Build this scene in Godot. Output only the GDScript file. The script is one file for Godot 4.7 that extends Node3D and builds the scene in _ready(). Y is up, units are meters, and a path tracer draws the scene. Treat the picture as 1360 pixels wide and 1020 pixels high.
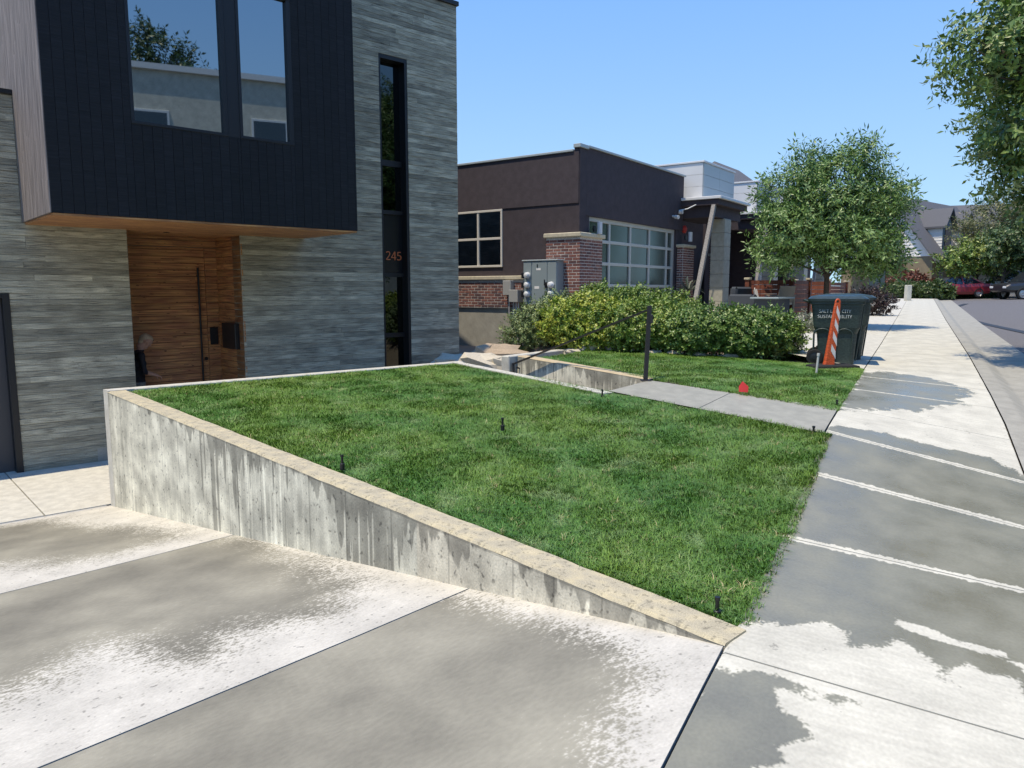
extends Node3D
# ---------------------------------------------------------------- helpers
const H_AZ := 47.8          # the modern house's front runs along this bearing
const N_AZ := 36.0          # the row houses' front
const S_AZ := 28.6          # the sidewalk
const H_O := Vector3(-6.68, -1.17, -11.92)
const N_O := Vector3(1.676, 0.259, -19.0)
const NS := 1.118          # one unit of the row houses' drawings in metres
const SW := Vector3(0.967, 0.0, -3.19)
var M := {}                 # materials
var rng := RandomNumberGenerator.new()
var counts := {}

class MB:
	var v := PackedVector3Array()
	var n := PackedVector3Array()
	var uv := PackedVector2Array()
	var c := PackedColorArray()
	var col := Color(1, 1, 1)
	func tri(a: Vector3, b: Vector3, d: Vector3, ua := Vector2.ZERO, ub := Vector2.ZERO, ud := Vector2.ZERO) -> void:
		var nn := (b - a).cross(d - a).normalized()
		v.append(a); v.append(d); v.append(b)
		n.append(nn); n.append(nn); n.append(nn)
		uv.append(ua); uv.append(ud); uv.append(ub)
		c.append(col); c.append(col); c.append(col)
	func tri_n(a: Vector3, b: Vector3, d: Vector3, na: Vector3, nb: Vector3, nd: Vector3, ua := Vector2.ZERO, ub := Vector2.ZERO, ud := Vector2.ZERO) -> void:
		v.append(a); v.append(d); v.append(b)
		n.append(na); n.append(nd); n.append(nb)
		uv.append(ua); uv.append(ud); uv.append(ub)
		c.append(col); c.append(col); c.append(col)
	# a quad, counter-clockwise seen from outside; uv in metres along its own edges
	func quad(a: Vector3, b: Vector3, d: Vector3, e: Vector3, off := Vector2.ZERO) -> void:
		var w := a.distance_to(b); var hh := a.distance_to(e)
		var u0 := off; var u1 := off + Vector2(w, 0); var u2 := off + Vector2(w, -hh); var u3 := off + Vector2(0, -hh)
		tri(a, b, d, u0, u1, u2); tri(a, d, e, u0, u2, u3)
	func quad_uv(a: Vector3, b: Vector3, d: Vector3, e: Vector3, ua: Vector2, ub: Vector2, ud: Vector2, ue: Vector2) -> void:
		tri(a, b, d, ua, ub, ud); tri(a, d, e, ua, ud, ue)
	# box between two corners; uv are the local coordinates in metres
	func box(lo: Vector3, hi: Vector3, off := Vector2.ZERO) -> void:
		var x0 := lo.x; var x1 := hi.x; var y0 := lo.y; var y1 := hi.y; var z0 := lo.z; var z1 := hi.z
		_f(Vector3(x0, y0, z1), Vector3(x1, y0, z1), Vector3(x1, y1, z1), Vector3(x0, y1, z1), 2, off)
		_f(Vector3(x1, y0, z0), Vector3(x0, y0, z0), Vector3(x0, y1, z0), Vector3(x1, y1, z0), 2, off)
		_f(Vector3(x1, y0, z1), Vector3(x1, y0, z0), Vector3(x1, y1, z0), Vector3(x1, y1, z1), 0, off)
		_f(Vector3(x0, y0, z0), Vector3(x0, y0, z1), Vector3(x0, y1, z1), Vector3(x0, y1, z0), 0, off)
		_f(Vector3(x0, y1, z1), Vector3(x1, y1, z1), Vector3(x1, y1, z0), Vector3(x0, y1, z0), 1, off)
		_f(Vector3(x0, y0, z0), Vector3(x1, y0, z0), Vector3(x1, y0, z1), Vector3(x0, y0, z1), 1, off)
	func _m(p: Vector3, ax: int) -> Vector2:
		return Vector2(p.z, -p.y) if ax == 0 else (Vector2(p.x, p.z) if ax == 1 else Vector2(p.x, -p.y))
	func _f(a: Vector3, b: Vector3, d: Vector3, e: Vector3, ax: int, off: Vector2) -> void:
		quad_uv(a, b, d, e, _m(a, ax) + off, _m(b, ax) + off, _m(d, ax) + off, _m(e, ax) + off)
	# box with chamfered edges
	func cbox(lo: Vector3, hi: Vector3, ch: float, off := Vector2.ZERO) -> void:
		var p := [lo, hi]
		var g := func(sx: int, sy: int, sz: int, ax: int) -> Vector3:
			var q := Vector3(p[sx].x, p[sy].y, p[sz].z)
			var inn := Vector3(ch if sx == 0 else -ch, ch if sy == 0 else -ch, ch if sz == 0 else -ch)
			inn[ax] = 0.0
			return q + inn
		_f(g.call(0, 0, 1, 2), g.call(1, 0, 1, 2), g.call(1, 1, 1, 2), g.call(0, 1, 1, 2), 2, off)
		_f(g.call(1, 0, 0, 2), g.call(0, 0, 0, 2), g.call(0, 1, 0, 2), g.call(1, 1, 0, 2), 2, off)
		_f(g.call(1, 0, 1, 0), g.call(1, 0, 0, 0), g.call(1, 1, 0, 0), g.call(1, 1, 1, 0), 0, off)
		_f(g.call(0, 0, 0, 0), g.call(0, 0, 1, 0), g.call(0, 1, 1, 0), g.call(0, 1, 0, 0), 0, off)
		_f(g.call(0, 1, 1, 1), g.call(1, 1, 1, 1), g.call(1, 1, 0, 1), g.call(0, 1, 0, 1), 1, off)
		_f(g.call(0, 0, 0, 1), g.call(1, 0, 0, 1), g.call(1, 0, 1, 1), g.call(0, 0, 1, 1), 1, off)
		for e in [[0, 1], [1, 2], [0, 2]]:
			var a1: int = e[0]; var a2: int = e[1]; var a3: int = 3 - a1 - a2
			for s1 in 2:
				for s2 in 2:
					var s := [0, 0, 0]; s[a1] = s1; s[a2] = s2
					var t := s.duplicate(); t[a3] = 1
					var qa: Vector3 = g.call(s[0], s[1], s[2], a1); var qb: Vector3 = g.call(t[0], t[1], t[2], a1)
					var qc: Vector3 = g.call(t[0], t[1], t[2], a2); var qd: Vector3 = g.call(s[0], s[1], s[2], a2)
					var o := (qa + qb + qc + qd) / 4 - (lo + hi) / 2
					var nn := (qb - qa).cross(qc - qa)
					var on := Vector3.ZERO; on[a1] = 1.0 if s1 else -1.0; on[a2] = 1.0 if s2 else -1.0
					if nn.dot(on) > 0: _f(qa, qb, qc, qd, a1, off)
					else: _f(qd, qc, qb, qa, a1, off)
	# bar between two points with a rectangular section
	func bar(a: Vector3, b: Vector3, w: float, d: float, side := Vector3.ZERO, w2 := -1.0, d2 := -1.0) -> void:
		var ax := (b - a).normalized()
		var s := side
		if s == Vector3.ZERO: s = Vector3.UP if absf(ax.y) < 0.9 else Vector3.RIGHT
		var x := ax.cross(s).normalized(); var y := x.cross(ax).normalized()
		if w2 < 0: w2 = w
		if d2 < 0: d2 = d
		var p := []
		for e in [[a, w, d], [b, w2, d2]]:
			for k in [[-1, -1], [1, -1], [1, 1], [-1, 1]]:
				p.append(e[0] + x * (k[0] * e[1] / 2) + y * (k[1] * e[2] / 2))
		for k in 4:
			var j := (k + 1) % 4
			quad(p[j], p[k], p[4 + k], p[4 + j])
		quad(p[0], p[1], p[2], p[3]); quad(p[7], p[6], p[5], p[4])
	# round tube through points
	func tube(pts: Array, radii: Array, sides := 8, capped := true) -> void:
		var rings := []
		var px := Vector3.ZERO
		for i in pts.size():
			var d: Vector3 = (pts[mini(i + 1, pts.size() - 1)] - pts[maxi(i - 1, 0)]).normalized()
			var x: Vector3
			if px == Vector3.ZERO: x = d.cross(Vector3(0.31, 0.2, 0.93) if absf(d.z) < 0.8 else Vector3.UP).normalized()
			else: x = (px - d * px.dot(d)).normalized()
			px = x
			var y := d.cross(x)
			var ring := []
			for k in sides:
				var a := TAU * k / sides
				ring.append([pts[i] + (x * cos(a) + y * sin(a)) * radii[i], x * cos(a) + y * sin(a)])
			rings.append(ring)
		var l := 0.0
		for i in pts.size() - 1:
			var l2: float = l + pts[i].distance_to(pts[i + 1])
			for k in sides:
				var j := (k + 1) % sides
				var a = rings[i][k]; var b = rings[i][j]; var d2 = rings[i + 1][j]; var e = rings[i + 1][k]
				var ka: float = TAU * radii[i] * k / sides; var kb: float = TAU * radii[i] * (k + 1) / sides
				tri_n(a[0], b[0], d2[0], a[1], b[1], d2[1], Vector2(ka, l), Vector2(kb, l), Vector2(kb, l2))
				tri_n(a[0], d2[0], e[0], a[1], d2[1], e[1], Vector2(ka, l), Vector2(kb, l2), Vector2(ka, l2))
			l = l2
		if capped:
			for k in range(1, sides - 1):
				tri(rings[0][0][0], rings[0][k + 1][0], rings[0][k][0])
				tri(rings[-1][0][0], rings[-1][k][0], rings[-1][k + 1][0])
	# surface of revolution about an axis; prof is [[r, h], ...] going up
	func lathe(o: Vector3, ax: Vector3, prof: Array, sides := 20) -> void:
		var x := ax.cross(Vector3(0.3, 0.5, 0.81) if absf(ax.y) > 0.9 else Vector3.UP).normalized(); var y := ax.cross(x)
		for i in prof.size() - 1:
			for k in sides:
				var a := TAU * k / sides; var b := TAU * (k + 1) / sides
				var da := x * cos(a) + y * sin(a); var db := x * cos(b) + y * sin(b)
				var p0: Vector3 = o + ax * prof[i][1] + da * prof[i][0]; var p1: Vector3 = o + ax * prof[i][1] + db * prof[i][0]
				var p2: Vector3 = o + ax * prof[i + 1][1] + db * prof[i + 1][0]; var p3: Vector3 = o + ax * prof[i + 1][1] + da * prof[i + 1][0]
				var nr: float = prof[i + 1][1] - prof[i][1]; var nh: float = -(prof[i + 1][0] - prof[i][0])
				var na := (da * nr + ax * nh).normalized(); var nb := (db * nr + ax * nh).normalized()
				tri_n(p0, p1, p2, na, nb, nb, Vector2(a, prof[i][1]), Vector2(b, prof[i][1]), Vector2(b, prof[i + 1][1]))
				tri_n(p0, p2, p3, na, nb, na, Vector2(a, prof[i][1]), Vector2(b, prof[i + 1][1]), Vector2(a, prof[i + 1][1]))
	# skin between closed loops of equal length, capped
	func loft(loops: Array, caps := true) -> void:
		for i in loops.size() - 1:
			var m: int = loops[i].size()
			for k in m:
				var j := (k + 1) % m
				quad(loops[i][k], loops[i][j], loops[i + 1][j], loops[i + 1][k])
		if caps:
			var m2: int = loops[0].size()
			for k in range(1, m2 - 1):
				tri(loops[0][0], loops[0][k + 1], loops[0][k])
				tri(loops[-1][0], loops[-1][k], loops[-1][k + 1])
	# grid of points [row][col]: smooth sheet facing up when rows run away and columns run right
	func sheet(g: Array, uvs: Array = []) -> void:
		var R := g.size(); var C: int = g[0].size()
		var nn := []
		for i in R:
			var row := []
			for j in C:
				var dx: Vector3 = g[i][mini(j + 1, C - 1)] - g[i][maxi(j - 1, 0)]
				var dz: Vector3 = g[mini(i + 1, R - 1)][j] - g[maxi(i - 1, 0)][j]
				var q := dx.cross(dz).normalized()
				row.append(q if q.y >= 0 else -q)
			nn.append(row)
		for i in R - 1:
			for j in C - 1:
				var ua := Vector2(g[i][j].x, g[i][j].z); var ub := Vector2(g[i][j + 1].x, g[i][j + 1].z)
				var ud := Vector2(g[i + 1][j + 1].x, g[i + 1][j + 1].z); var ue := Vector2(g[i + 1][j].x, g[i + 1][j].z)
				if uvs.size() > 0:
					ua = uvs[i][j]; ub = uvs[i][j + 1]; ud = uvs[i + 1][j + 1]; ue = uvs[i + 1][j]
				var flip: bool = (g[i][j + 1] - g[i][j]).cross(g[i + 1][j + 1] - g[i][j]).y < 0
				if not flip:
					tri_n(g[i][j], g[i][j + 1], g[i + 1][j + 1], nn[i][j], nn[i][j + 1], nn[i + 1][j + 1], ua, ub, ud)
					tri_n(g[i][j], g[i + 1][j + 1], g[i + 1][j], nn[i][j], nn[i + 1][j + 1], nn[i + 1][j], ua, ud, ue)
				else:
					tri_n(g[i][j], g[i + 1][j + 1], g[i][j + 1], nn[i][j], nn[i + 1][j + 1], nn[i][j + 1], ua, ud, ub)
					tri_n(g[i][j], g[i + 1][j], g[i + 1][j + 1], nn[i][j], nn[i + 1][j], nn[i + 1][j + 1], ua, ue, ud)
	func mesh(m: Material = null) -> ArrayMesh:
		var a := []; a.resize(Mesh.ARRAY_MAX)
		a[Mesh.ARRAY_VERTEX] = v; a[Mesh.ARRAY_NORMAL] = n; a[Mesh.ARRAY_TEX_UV] = uv; a[Mesh.ARRAY_COLOR] = c
		var am := ArrayMesh.new()
		am.add_surface_from_arrays(Mesh.PRIMITIVE_TRIANGLES, a)
		if m: am.surface_set_material(0, m)
		return am

func numbered(called: String) -> String:
	var k: int = counts.get(called, 0)
	counts[called] = k + 1
	return called if k == 0 else "%s_%03d" % [called, k]

func tag(o: Node3D, label: String, category: String, group := "", kind := "") -> Node3D:
	if label: o.set_meta("label", label)
	if category: o.set_meta("category", category)
	if group: o.set_meta("group", group)
	if kind: o.set_meta("kind", kind)
	return o

func thing(called: String, label: String, category: String, at := Vector3.ZERO, turn := 0.0, group := "", size := 1.0) -> Node3D:
	var o := Node3D.new(); o.name = numbered(called); add_child(o); o.scale = Vector3.ONE * size
	o.position = at; o.rotation.y = turn
	tag(o, label, category, group)
	return o

func obj(called: String, mb: MB, m: Material, parent: Node = self, label := "") -> MeshInstance3D:
	return inst(called, mb.mesh(m), parent, label)

func inst(called: String, me: Mesh, parent: Node = self, label := "") -> MeshInstance3D:
	var o := MeshInstance3D.new()
	o.name = numbered(called) if parent == self else called
	o.mesh = me
	if label: o.set_meta("label", label)
	parent.add_child(o, true)
	return o

func struct(called: String, mb: MB, m: Material) -> MeshInstance3D:
	var o := obj(called, mb, m); o.set_meta("kind", "structure"); return o

func frame_turn(az: float) -> float:
	return deg_to_rad(90.0 - az)

# point on a building's local axes -> world
func in_frame(o: Vector3, az: float, p: Vector3) -> Vector3:
	return o + Basis(Vector3.UP, frame_turn(az)) * p

# along-sidewalk coordinates (t ahead, p to the right) -> world
func prof_l(t: float) -> float:
	return interp(t, [-60, -3, -1, 0, 0.6, 1.5, 2.75, 4.1, 6, 9.5, 15, 32, 50, 60, 140], [-1.5, -0.1, -0.04, 0, 0, 0.04, 0.18, 0.33, 0.36, 0.40, 0.43, 0.65, 0.98, 1.18, 1.8])
func prof_r(t: float) -> float:
	return interp(t, [-60, -3, 0, 3, 4.6, 6, 8, 12.8, 27, 45, 60, 140], [-1.55, -0.15, -0.1, -0.06, 0.07, 0.2, 0.28, 0.40, 0.57, 0.88, 1.13, 1.75])
func interp(x: float, xs: Array, ys: Array) -> float:
	if x <= xs[0]: return ys[0]
	for i in xs.size() - 1:
		if x <= xs[i + 1]:
			return lerpf(ys[i], ys[i + 1], (x - xs[i]) / (xs[i + 1] - xs[i]))
	return ys[-1]
func tp(t: float, p: float, y := 0.0) -> Vector3:
	var a := deg_to_rad(S_AZ)
	return Vector3(SW.x + sin(a) * t + cos(a) * p, y, SW.z - cos(a) * t + sin(a) * p)
func to_tp(x: float, z: float) -> Vector2:
	var a := deg_to_rad(S_AZ)
	var dx := x - SW.x; var dz := z - SW.z
	return Vector2(dx * sin(a) - dz * cos(a), dx * cos(a) + dz * sin(a))
func walk_y(t: float, p: float) -> float:
	return lerpf(prof_l(t), prof_r(t), p / 1.55)
# ---------------------------------------------------------------- textures and materials
func sr(r: float, g: float, b: float) -> Color:      # linear base colour -> the sRGB that albedo_color takes
	return Color(r, g, b).linear_to_srgb()

func nz(w: int, h: int, freq: float, sd: int, oct := 4, kind := FastNoiseLite.TYPE_SIMPLEX_SMOOTH) -> PackedByteArray:
	var f := FastNoiseLite.new(); f.seed = sd; f.frequency = freq; f.noise_type = kind; f.fractal_octaves = oct
	var im := f.get_seamless_image(w, h, false, false, 0.15) if w <= 512 and h <= 512 else f.get_image(w, h)
	im.convert(Image.FORMAT_L8)
	return im.get_data()

func stretch(w: int, h: int, fx: int, fy: int, freq: float, sd: int, oct := 3) -> PackedByteArray:
	var f := FastNoiseLite.new(); f.seed = sd; f.frequency = freq; f.fractal_octaves = oct
	var im := f.get_image(maxi(w / fx, 4), maxi(h / fy, 4))
	im.resize(w, h, Image.INTERPOLATE_CUBIC)
	im.convert(Image.FORMAT_L8)
	return im.get_data()

func tex(w: int, h: int, d: PackedByteArray) -> ImageTexture:
	var im := Image.create_from_data(w, h, false, Image.FORMAT_RGB8, d)
	return ImageTexture.create_from_image(im)
func tex_l(w: int, h: int, d: PackedByteArray) -> ImageTexture:
	return ImageTexture.create_from_image(Image.create_from_data(w, h, false, Image.FORMAT_L8, d))
func tex_n(w: int, h: int, d: PackedByteArray, s: float) -> ImageTexture:
	var im := Image.create_from_data(w, h, false, Image.FORMAT_L8, d)
	im.convert(Image.FORMAT_RGBA8)
	im.bump_map_to_normal_map(s)
	return ImageTexture.create_from_image(im)

func mat(color: Color, rough := 0.8, metal := 0.0, spec := 0.5) -> StandardMaterial3D:
	var m := StandardMaterial3D.new()
	m.albedo_color = color; m.roughness = rough; m.metallic = metal; m.metallic_specular = spec
	return m
func textured(t: Texture2D, scale: Vector2, color := Color.WHITE, rough := 0.85, normal: Texture2D = null, ns := 1.0) -> StandardMaterial3D:
	var m := mat(color, rough)
	m.albedo_texture = t; m.uv1_scale = Vector3(1.0 / scale.x, 1.0 / scale.y, 1)
	if normal:
		m.normal_enabled = true; m.normal_texture = normal; m.normal_scale = ns
	return m

# signed distance to a polygon (inside positive)
func poly_sd(p: Vector2, poly: PackedVector2Array) -> float:
	var best := 1e9
	var inside := false
	var j := poly.size() - 1
	for i in poly.size():
		var a := poly[j]; var b := poly[i]
		var ab := b - a
		var q := p - a - ab * clampf((p - a).dot(ab) / ab.length_squared(), 0.0, 1.0)
		best = minf(best, q.length_squared())
		if (a.y > p.y) != (b.y > p.y) and p.x < (b.x - a.x) * (p.y - a.y) / (b.y - a.y) + a.x: inside = not inside
		j = i
	return sqrt(best) if inside else -sqrt(best)

# low-resolution field of the largest "value" over wet shapes, enlarged: each shape is [polygon, softness, offset]
func wet_field(w: int, h: int, x0: float, x1: float, y0: float, y1: float, shapes: Array, low: int) -> PackedFloat32Array:
	var lw := w / low; var lh := h / low
	var f := PackedFloat32Array(); f.resize(lw * lh)
	for j in lh:
		for i in lw:
			var p := Vector2(lerpf(x0, x1, (i + 0.5) / lw), lerpf(y0, y1, (j + 0.5) / lh))
			var best := -1.0
			for s in shapes:
				var d: float = clampf(poly_sd(p, s[0]) / s[1], -1.0, 1.0)
				if s.size() > 2 and s[2] < 0: best = minf(best, -d)
				else: best = maxf(best, d)
			f[j * lw + i] = best
	var im := Image.create_from_data(lw, lh, false, Image.FORMAT_RF, f.to_byte_array())
	im.resize(w, h, Image.INTERPOLATE_BILINEAR)
	return im.get_data().to_float32_array()

func pv(a: Array) -> PackedVector2Array:
	var r := PackedVector2Array()
	for k in range(0, a.size(), 2): r.append(Vector2(a[k], a[k + 1]))
	return r

func b8(x: float) -> int:
	return clampi(int(x), 0, 255)

# concrete that took the grain of its form boards; the boards' courses themselves are built
func make_board_concrete() -> void:
	var W := 1024; var Hh := 1024
	var d := PackedByteArray(); d.resize(W * Hh * 3)
	var hm := PackedByteArray(); hm.resize(W * Hh)
	var grain := stretch(W, Hh, 9, 1, 0.16, 11, 4)
	var hair := stretch(W, Hh, 24, 1, 0.30, 15, 2)
	var smear := stretch(W, Hh, 16, 2, 0.05, 12, 4)
	var blot := nz(W, Hh, 0.008, 13, 4)
	var fine := nz(W, Hh, 0.25, 14, 2)
	var pit := nz(W, Hh, 0.06, 16, 2)
	for k in W * Hh:
		var g := grain[k] - 128
		var sm := clampf((smear[k] - 150.0) * 0.05, 0.0, 1.0)
		var val := 161.0 + g * 0.22 + (hair[k] - 128) * 0.14 + sm * 12.0 * clampf((blot[k] - 112) * 0.02, 0.0, 1.0) + (blot[k] - 128) * 0.18 + (fine[k] - 128) * 0.14
		var hgt := 128.0 + g * 0.5 + (hair[k] - 128) * 0.3
		if g < -42 and smear[k] > 138: val -= 24; hgt -= 24
		if pit[k] > 222: val -= 36; hgt -= 40
		d[k * 3] = b8(val); d[k * 3 + 1] = b8(val * 0.975); d[k * 3 + 2] = b8(val * 0.86)
		hm[k] = b8(hgt)
	var t := tex(W, Hh, d); var n := tex_n(W, Hh, hm, 3.0)
	M.board = []
	for q in [1.0, 0.93, 1.05, 0.87, 1.09, 0.97]:
		M.board.append(textured(t, Vector2(6.4, 3.3), Color(1, 1, 1) * 1.0 * q, 0.88, n, 1.0))

# plain cast or brushed concrete
func make_concretes() -> void:
	var W := 512
	var a := nz(W, W, 0.012, 21, 5); var b := nz(W, W, 0.3, 22, 2); var c := nz(W, W, 0.05, 23, 3)
	var d := PackedByteArray(); d.resize(W * W * 3)
	var hm := PackedByteArray(); hm.resize(W * W)
	for k in W * W:
		var v := 196.0 + (a[k] - 128) * 0.10 + (b[k] - 128) * 0.12 + (c[k] - 128) * 0.05
		if b[k] > 214: v -= 36
		d[k * 3] = b8(v); d[k * 3 + 1] = b8(v * 0.985); d[k * 3 + 2] = b8(v * 0.93)
		hm[k] = b8(128 + (b[k] - 128) * 0.4 + (c[k] - 128) * 0.2)
	var t := tex(W, W, d); var n := tex_n(W, W, hm, 1.5)
	M.n_fine = n; M.t_concrete = t
	M.concrete = textured(t, Vector2(1.7, 1.7), Color(1, 1, 1), 0.9, n, 0.6)
	M.concrete_pale = textured(t, Vector2(1.3, 1.3), Color(1.0, 1.0, 0.99), 0.9, n, 0.5)
	M.concrete_dull = textured(t, Vector2(2.3, 2.3), Color(0.80, 0.80, 0.79), 0.9, n, 0.7)
	M.stone_cap = textured(t, Vector2(0.9, 0.9), Color(0.98, 0.95, 0.88), 0.85, n, 0.5)
	M.block = textured(t, Vector2(1.1, 1.1), Color(0.86, 0.86, 0.84), 0.9, n, 0.8)
	var dw := PackedByteArray(); dw.resize(W * W * 3)
	var e := nz(W, W, 0.02, 24, 5)
	for k in W * W:
		var v := 182.0 + (e[k] - 128) * 0.16 + (b[k] - 128) * 0.2
		if c[k] < 66: v -= 30
		var q := clampf((e[k] - 100) * 0.012, 0.0, 1.0)
		dw[k * 3] = b8(v); dw[k * 3 + 1] = b8(v * lerpf(0.95, 0.94, q)); dw[k * 3 + 2] = b8(v * lerpf(0.81, 0.775, q))
	M.coping_tan = textured(tex(W, W, dw), Vector2(1.4, 1.4), Color(1, 1, 1), 0.85, n, 1.0)
	M.stucco_up = textured(t, Vector2(1.6, 1.6), sr(0.116, 0.096, 0.124), 0.92, n, 0.9)
	M.stucco_low = textured(t, Vector2(1.6, 1.6), sr(0.101, 0.083, 0.108), 0.92, n, 0.9)
	M.stucco_dark = M.stucco_low
	M.plaster_white = textured(t, Vector2(3, 3), Color(1.0, 1.0, 0.985), 0.9, n, 0.3)
	M.plaster_tan = textured(t, Vector2(3, 3), sr(0.42, 0.36, 0.27), 0.9, n, 0.3)
	M.rock_pale = textured(t, Vector2(0.5, 0.5), Color(1.0, 0.97, 0.92), 0.9, n, 1.0)
	M.rock_tan = textured(t, Vector2(0.4, 0.4), Color(0.88, 0.80, 0.72), 0.9, n, 1.0)

# vertical-board retaining wall with runs of water from its top; s along 8.7 m, v down from the top 1.6 m
func make_planter_tex() -> void:
	var W := 2048; var Hh := 384
	var a := nz(W, Hh, 0.010, 31, 4); var b := nz(W, Hh, 0.22, 32, 2); var st := stretch(W, Hh, 1, 20, 0.045, 33, 4); var pit := nz(W, Hh, 0.055, 34, 2)
	var wob := stretch(W, Hh, 3, 40, 0.05, 36, 2)
	var crk := nz(W, Hh, 0.02, 39, 3)
	var f1 := FastNoiseLite.new(); f1.seed = 35; f1.frequency = 0.05; f1.fractal_octaves = 3
	# runs: [s, half width, length]
	var runs := [[2.93, 0.02, 0.75], [3.02, 0.012, 0.5], [3.19, 0.045, 1.7], [3.29, 0.022, 1.7], [3.47, 0.03, 0.5], [3.66, 0.04, 0.55], [3.72, 0.015, 1.3], [3.86, 0.02, 0.42], [3.98, 0.012, 0.34], [4.15, 0.02, 0.25],
		[4.42, 0.014, 0.35], [4.66, 0.02, 0.3], [5.46, 0.05, 0.5], [5.56, 0.026, 0.9], [5.66, 0.04, 1.3], [5.77, 0.05, 1.35], [5.86, 0.018, 0.7], [5.95, 0.05, 1.4], [6.03, 0.03, 1.4], [6.10, 0.035, 0.8], [6.23, 0.02, 0.4], [6.34, 0.015, 0.32], [6.5, 0.02, 0.2], [6.9, 0.03, 0.16], [7.6, 0.05, 0.18], [8.0, 0.12, 0.2]]
	var wet_len := PackedFloat32Array(); wet_len.resize(W)
	var boards := PackedFloat32Array(); boards.resize(W)
	var jt := PackedFloat32Array(); jt.resize(W)
	var r := RandomNumberGenerator.new(); r.seed = 9
	var edges := [0.0]
	while edges[-1] < 8.8: edges.append(edges[-1] + r.randf_range(0.22, 0.62))
	for x in W:
		var s := 8.7 * x / W
		var band := interp(s, [0, 2.4, 2.6, 3.0, 3.4, 4.0, 4.5, 5.0, 5.3, 5.6, 6.2, 6.6, 7.3, 8.7], [0.0, 0.0, 0.05, 0.08, 0.16, 0.16, 0.08, 0.05, 0.12, 0.36, 0.26, 0.07, 0.06, 0.10])
		band *= clampf(1.0 + f1.get_noise_1d(x * 0.9) * 1.3, 0.2, 2.0)
		for q in runs:
			var e: float = absf(s - q[0]) / q[1]
			if e < 1.0: band = maxf(band, q[2] * (1.0 - 0.25 * e * e))
		wet_len[x] = band
		for i in edges.size() - 1:
			if s >= edges[i] and s < edges[i + 1]:
				boards[x] = sin(i * 12.9898) * 7.0
				jt[x] = 1.0 if s - edges[i] < 0.012 else 0.0
	var d := PackedByteArray(); d.resize(W * Hh * 3)
	var hm := PackedByteArray(); hm.resize(W * Hh); var rg := PackedByteArray(); rg.resize(W * Hh)
	for y in Hh:
		var v := 1.6 * y / Hh
		for x in W:
			var k := y * W + x
			var s := 8.7 * x / W
			var val := 206.0 + boards[x] + (a[k] - 128) * 0.30 + (b[k] - 128) * 0.16 + (st[k] - 128) * 0.11
			# white salts left by older runs
			var salt := clampf(1.0 - absf(s - 4.35) / 1.0, 0.0, 1.0) * maxf(0.0, st[k] - 120.0) * 0.4
			val += salt
			var warm := 1.0
			if s > 6.4:
				warm = 0.97
				if absi(crk[k] - 120) < 2: val -= 32
			var hgt := 128.0 + (b[k] - 128) * 0.3
			if pit[k] > 206: val -= 55; hgt -= 40
			if jt[x] > 0: val -= 34 + (b[k] - 128) * 0.2; hgt -= 25
			var rough := 225
			var edge: float = wet_len[x] + (wob[k] - 128) * 0.0011
			if v < edge:
				var q := clampf((edge - v) / 0.03, 0.0, 1.0)
				val *= lerpf(1.0, 0.74, q); rough = 150
			if v < 0.03: val *= 0.86
			d[k * 3] = b8(val); d[k * 3 + 1] = b8(val * 0.983 * lerpf(1.0, warm, 0.6)); d[k * 3 + 2] = b8(val * 0.895 * warm)
			hm[k] = b8(hgt); rg[k] = rough
	M.planter = textured(tex(W, Hh, d), Vector2(8.7, 1.6), Color(1, 1, 1), 1.0, tex_n(W, Hh, hm, 2.0), 0.7)
	M.planter.roughness_texture = tex_l(W, Hh, rg)

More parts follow.
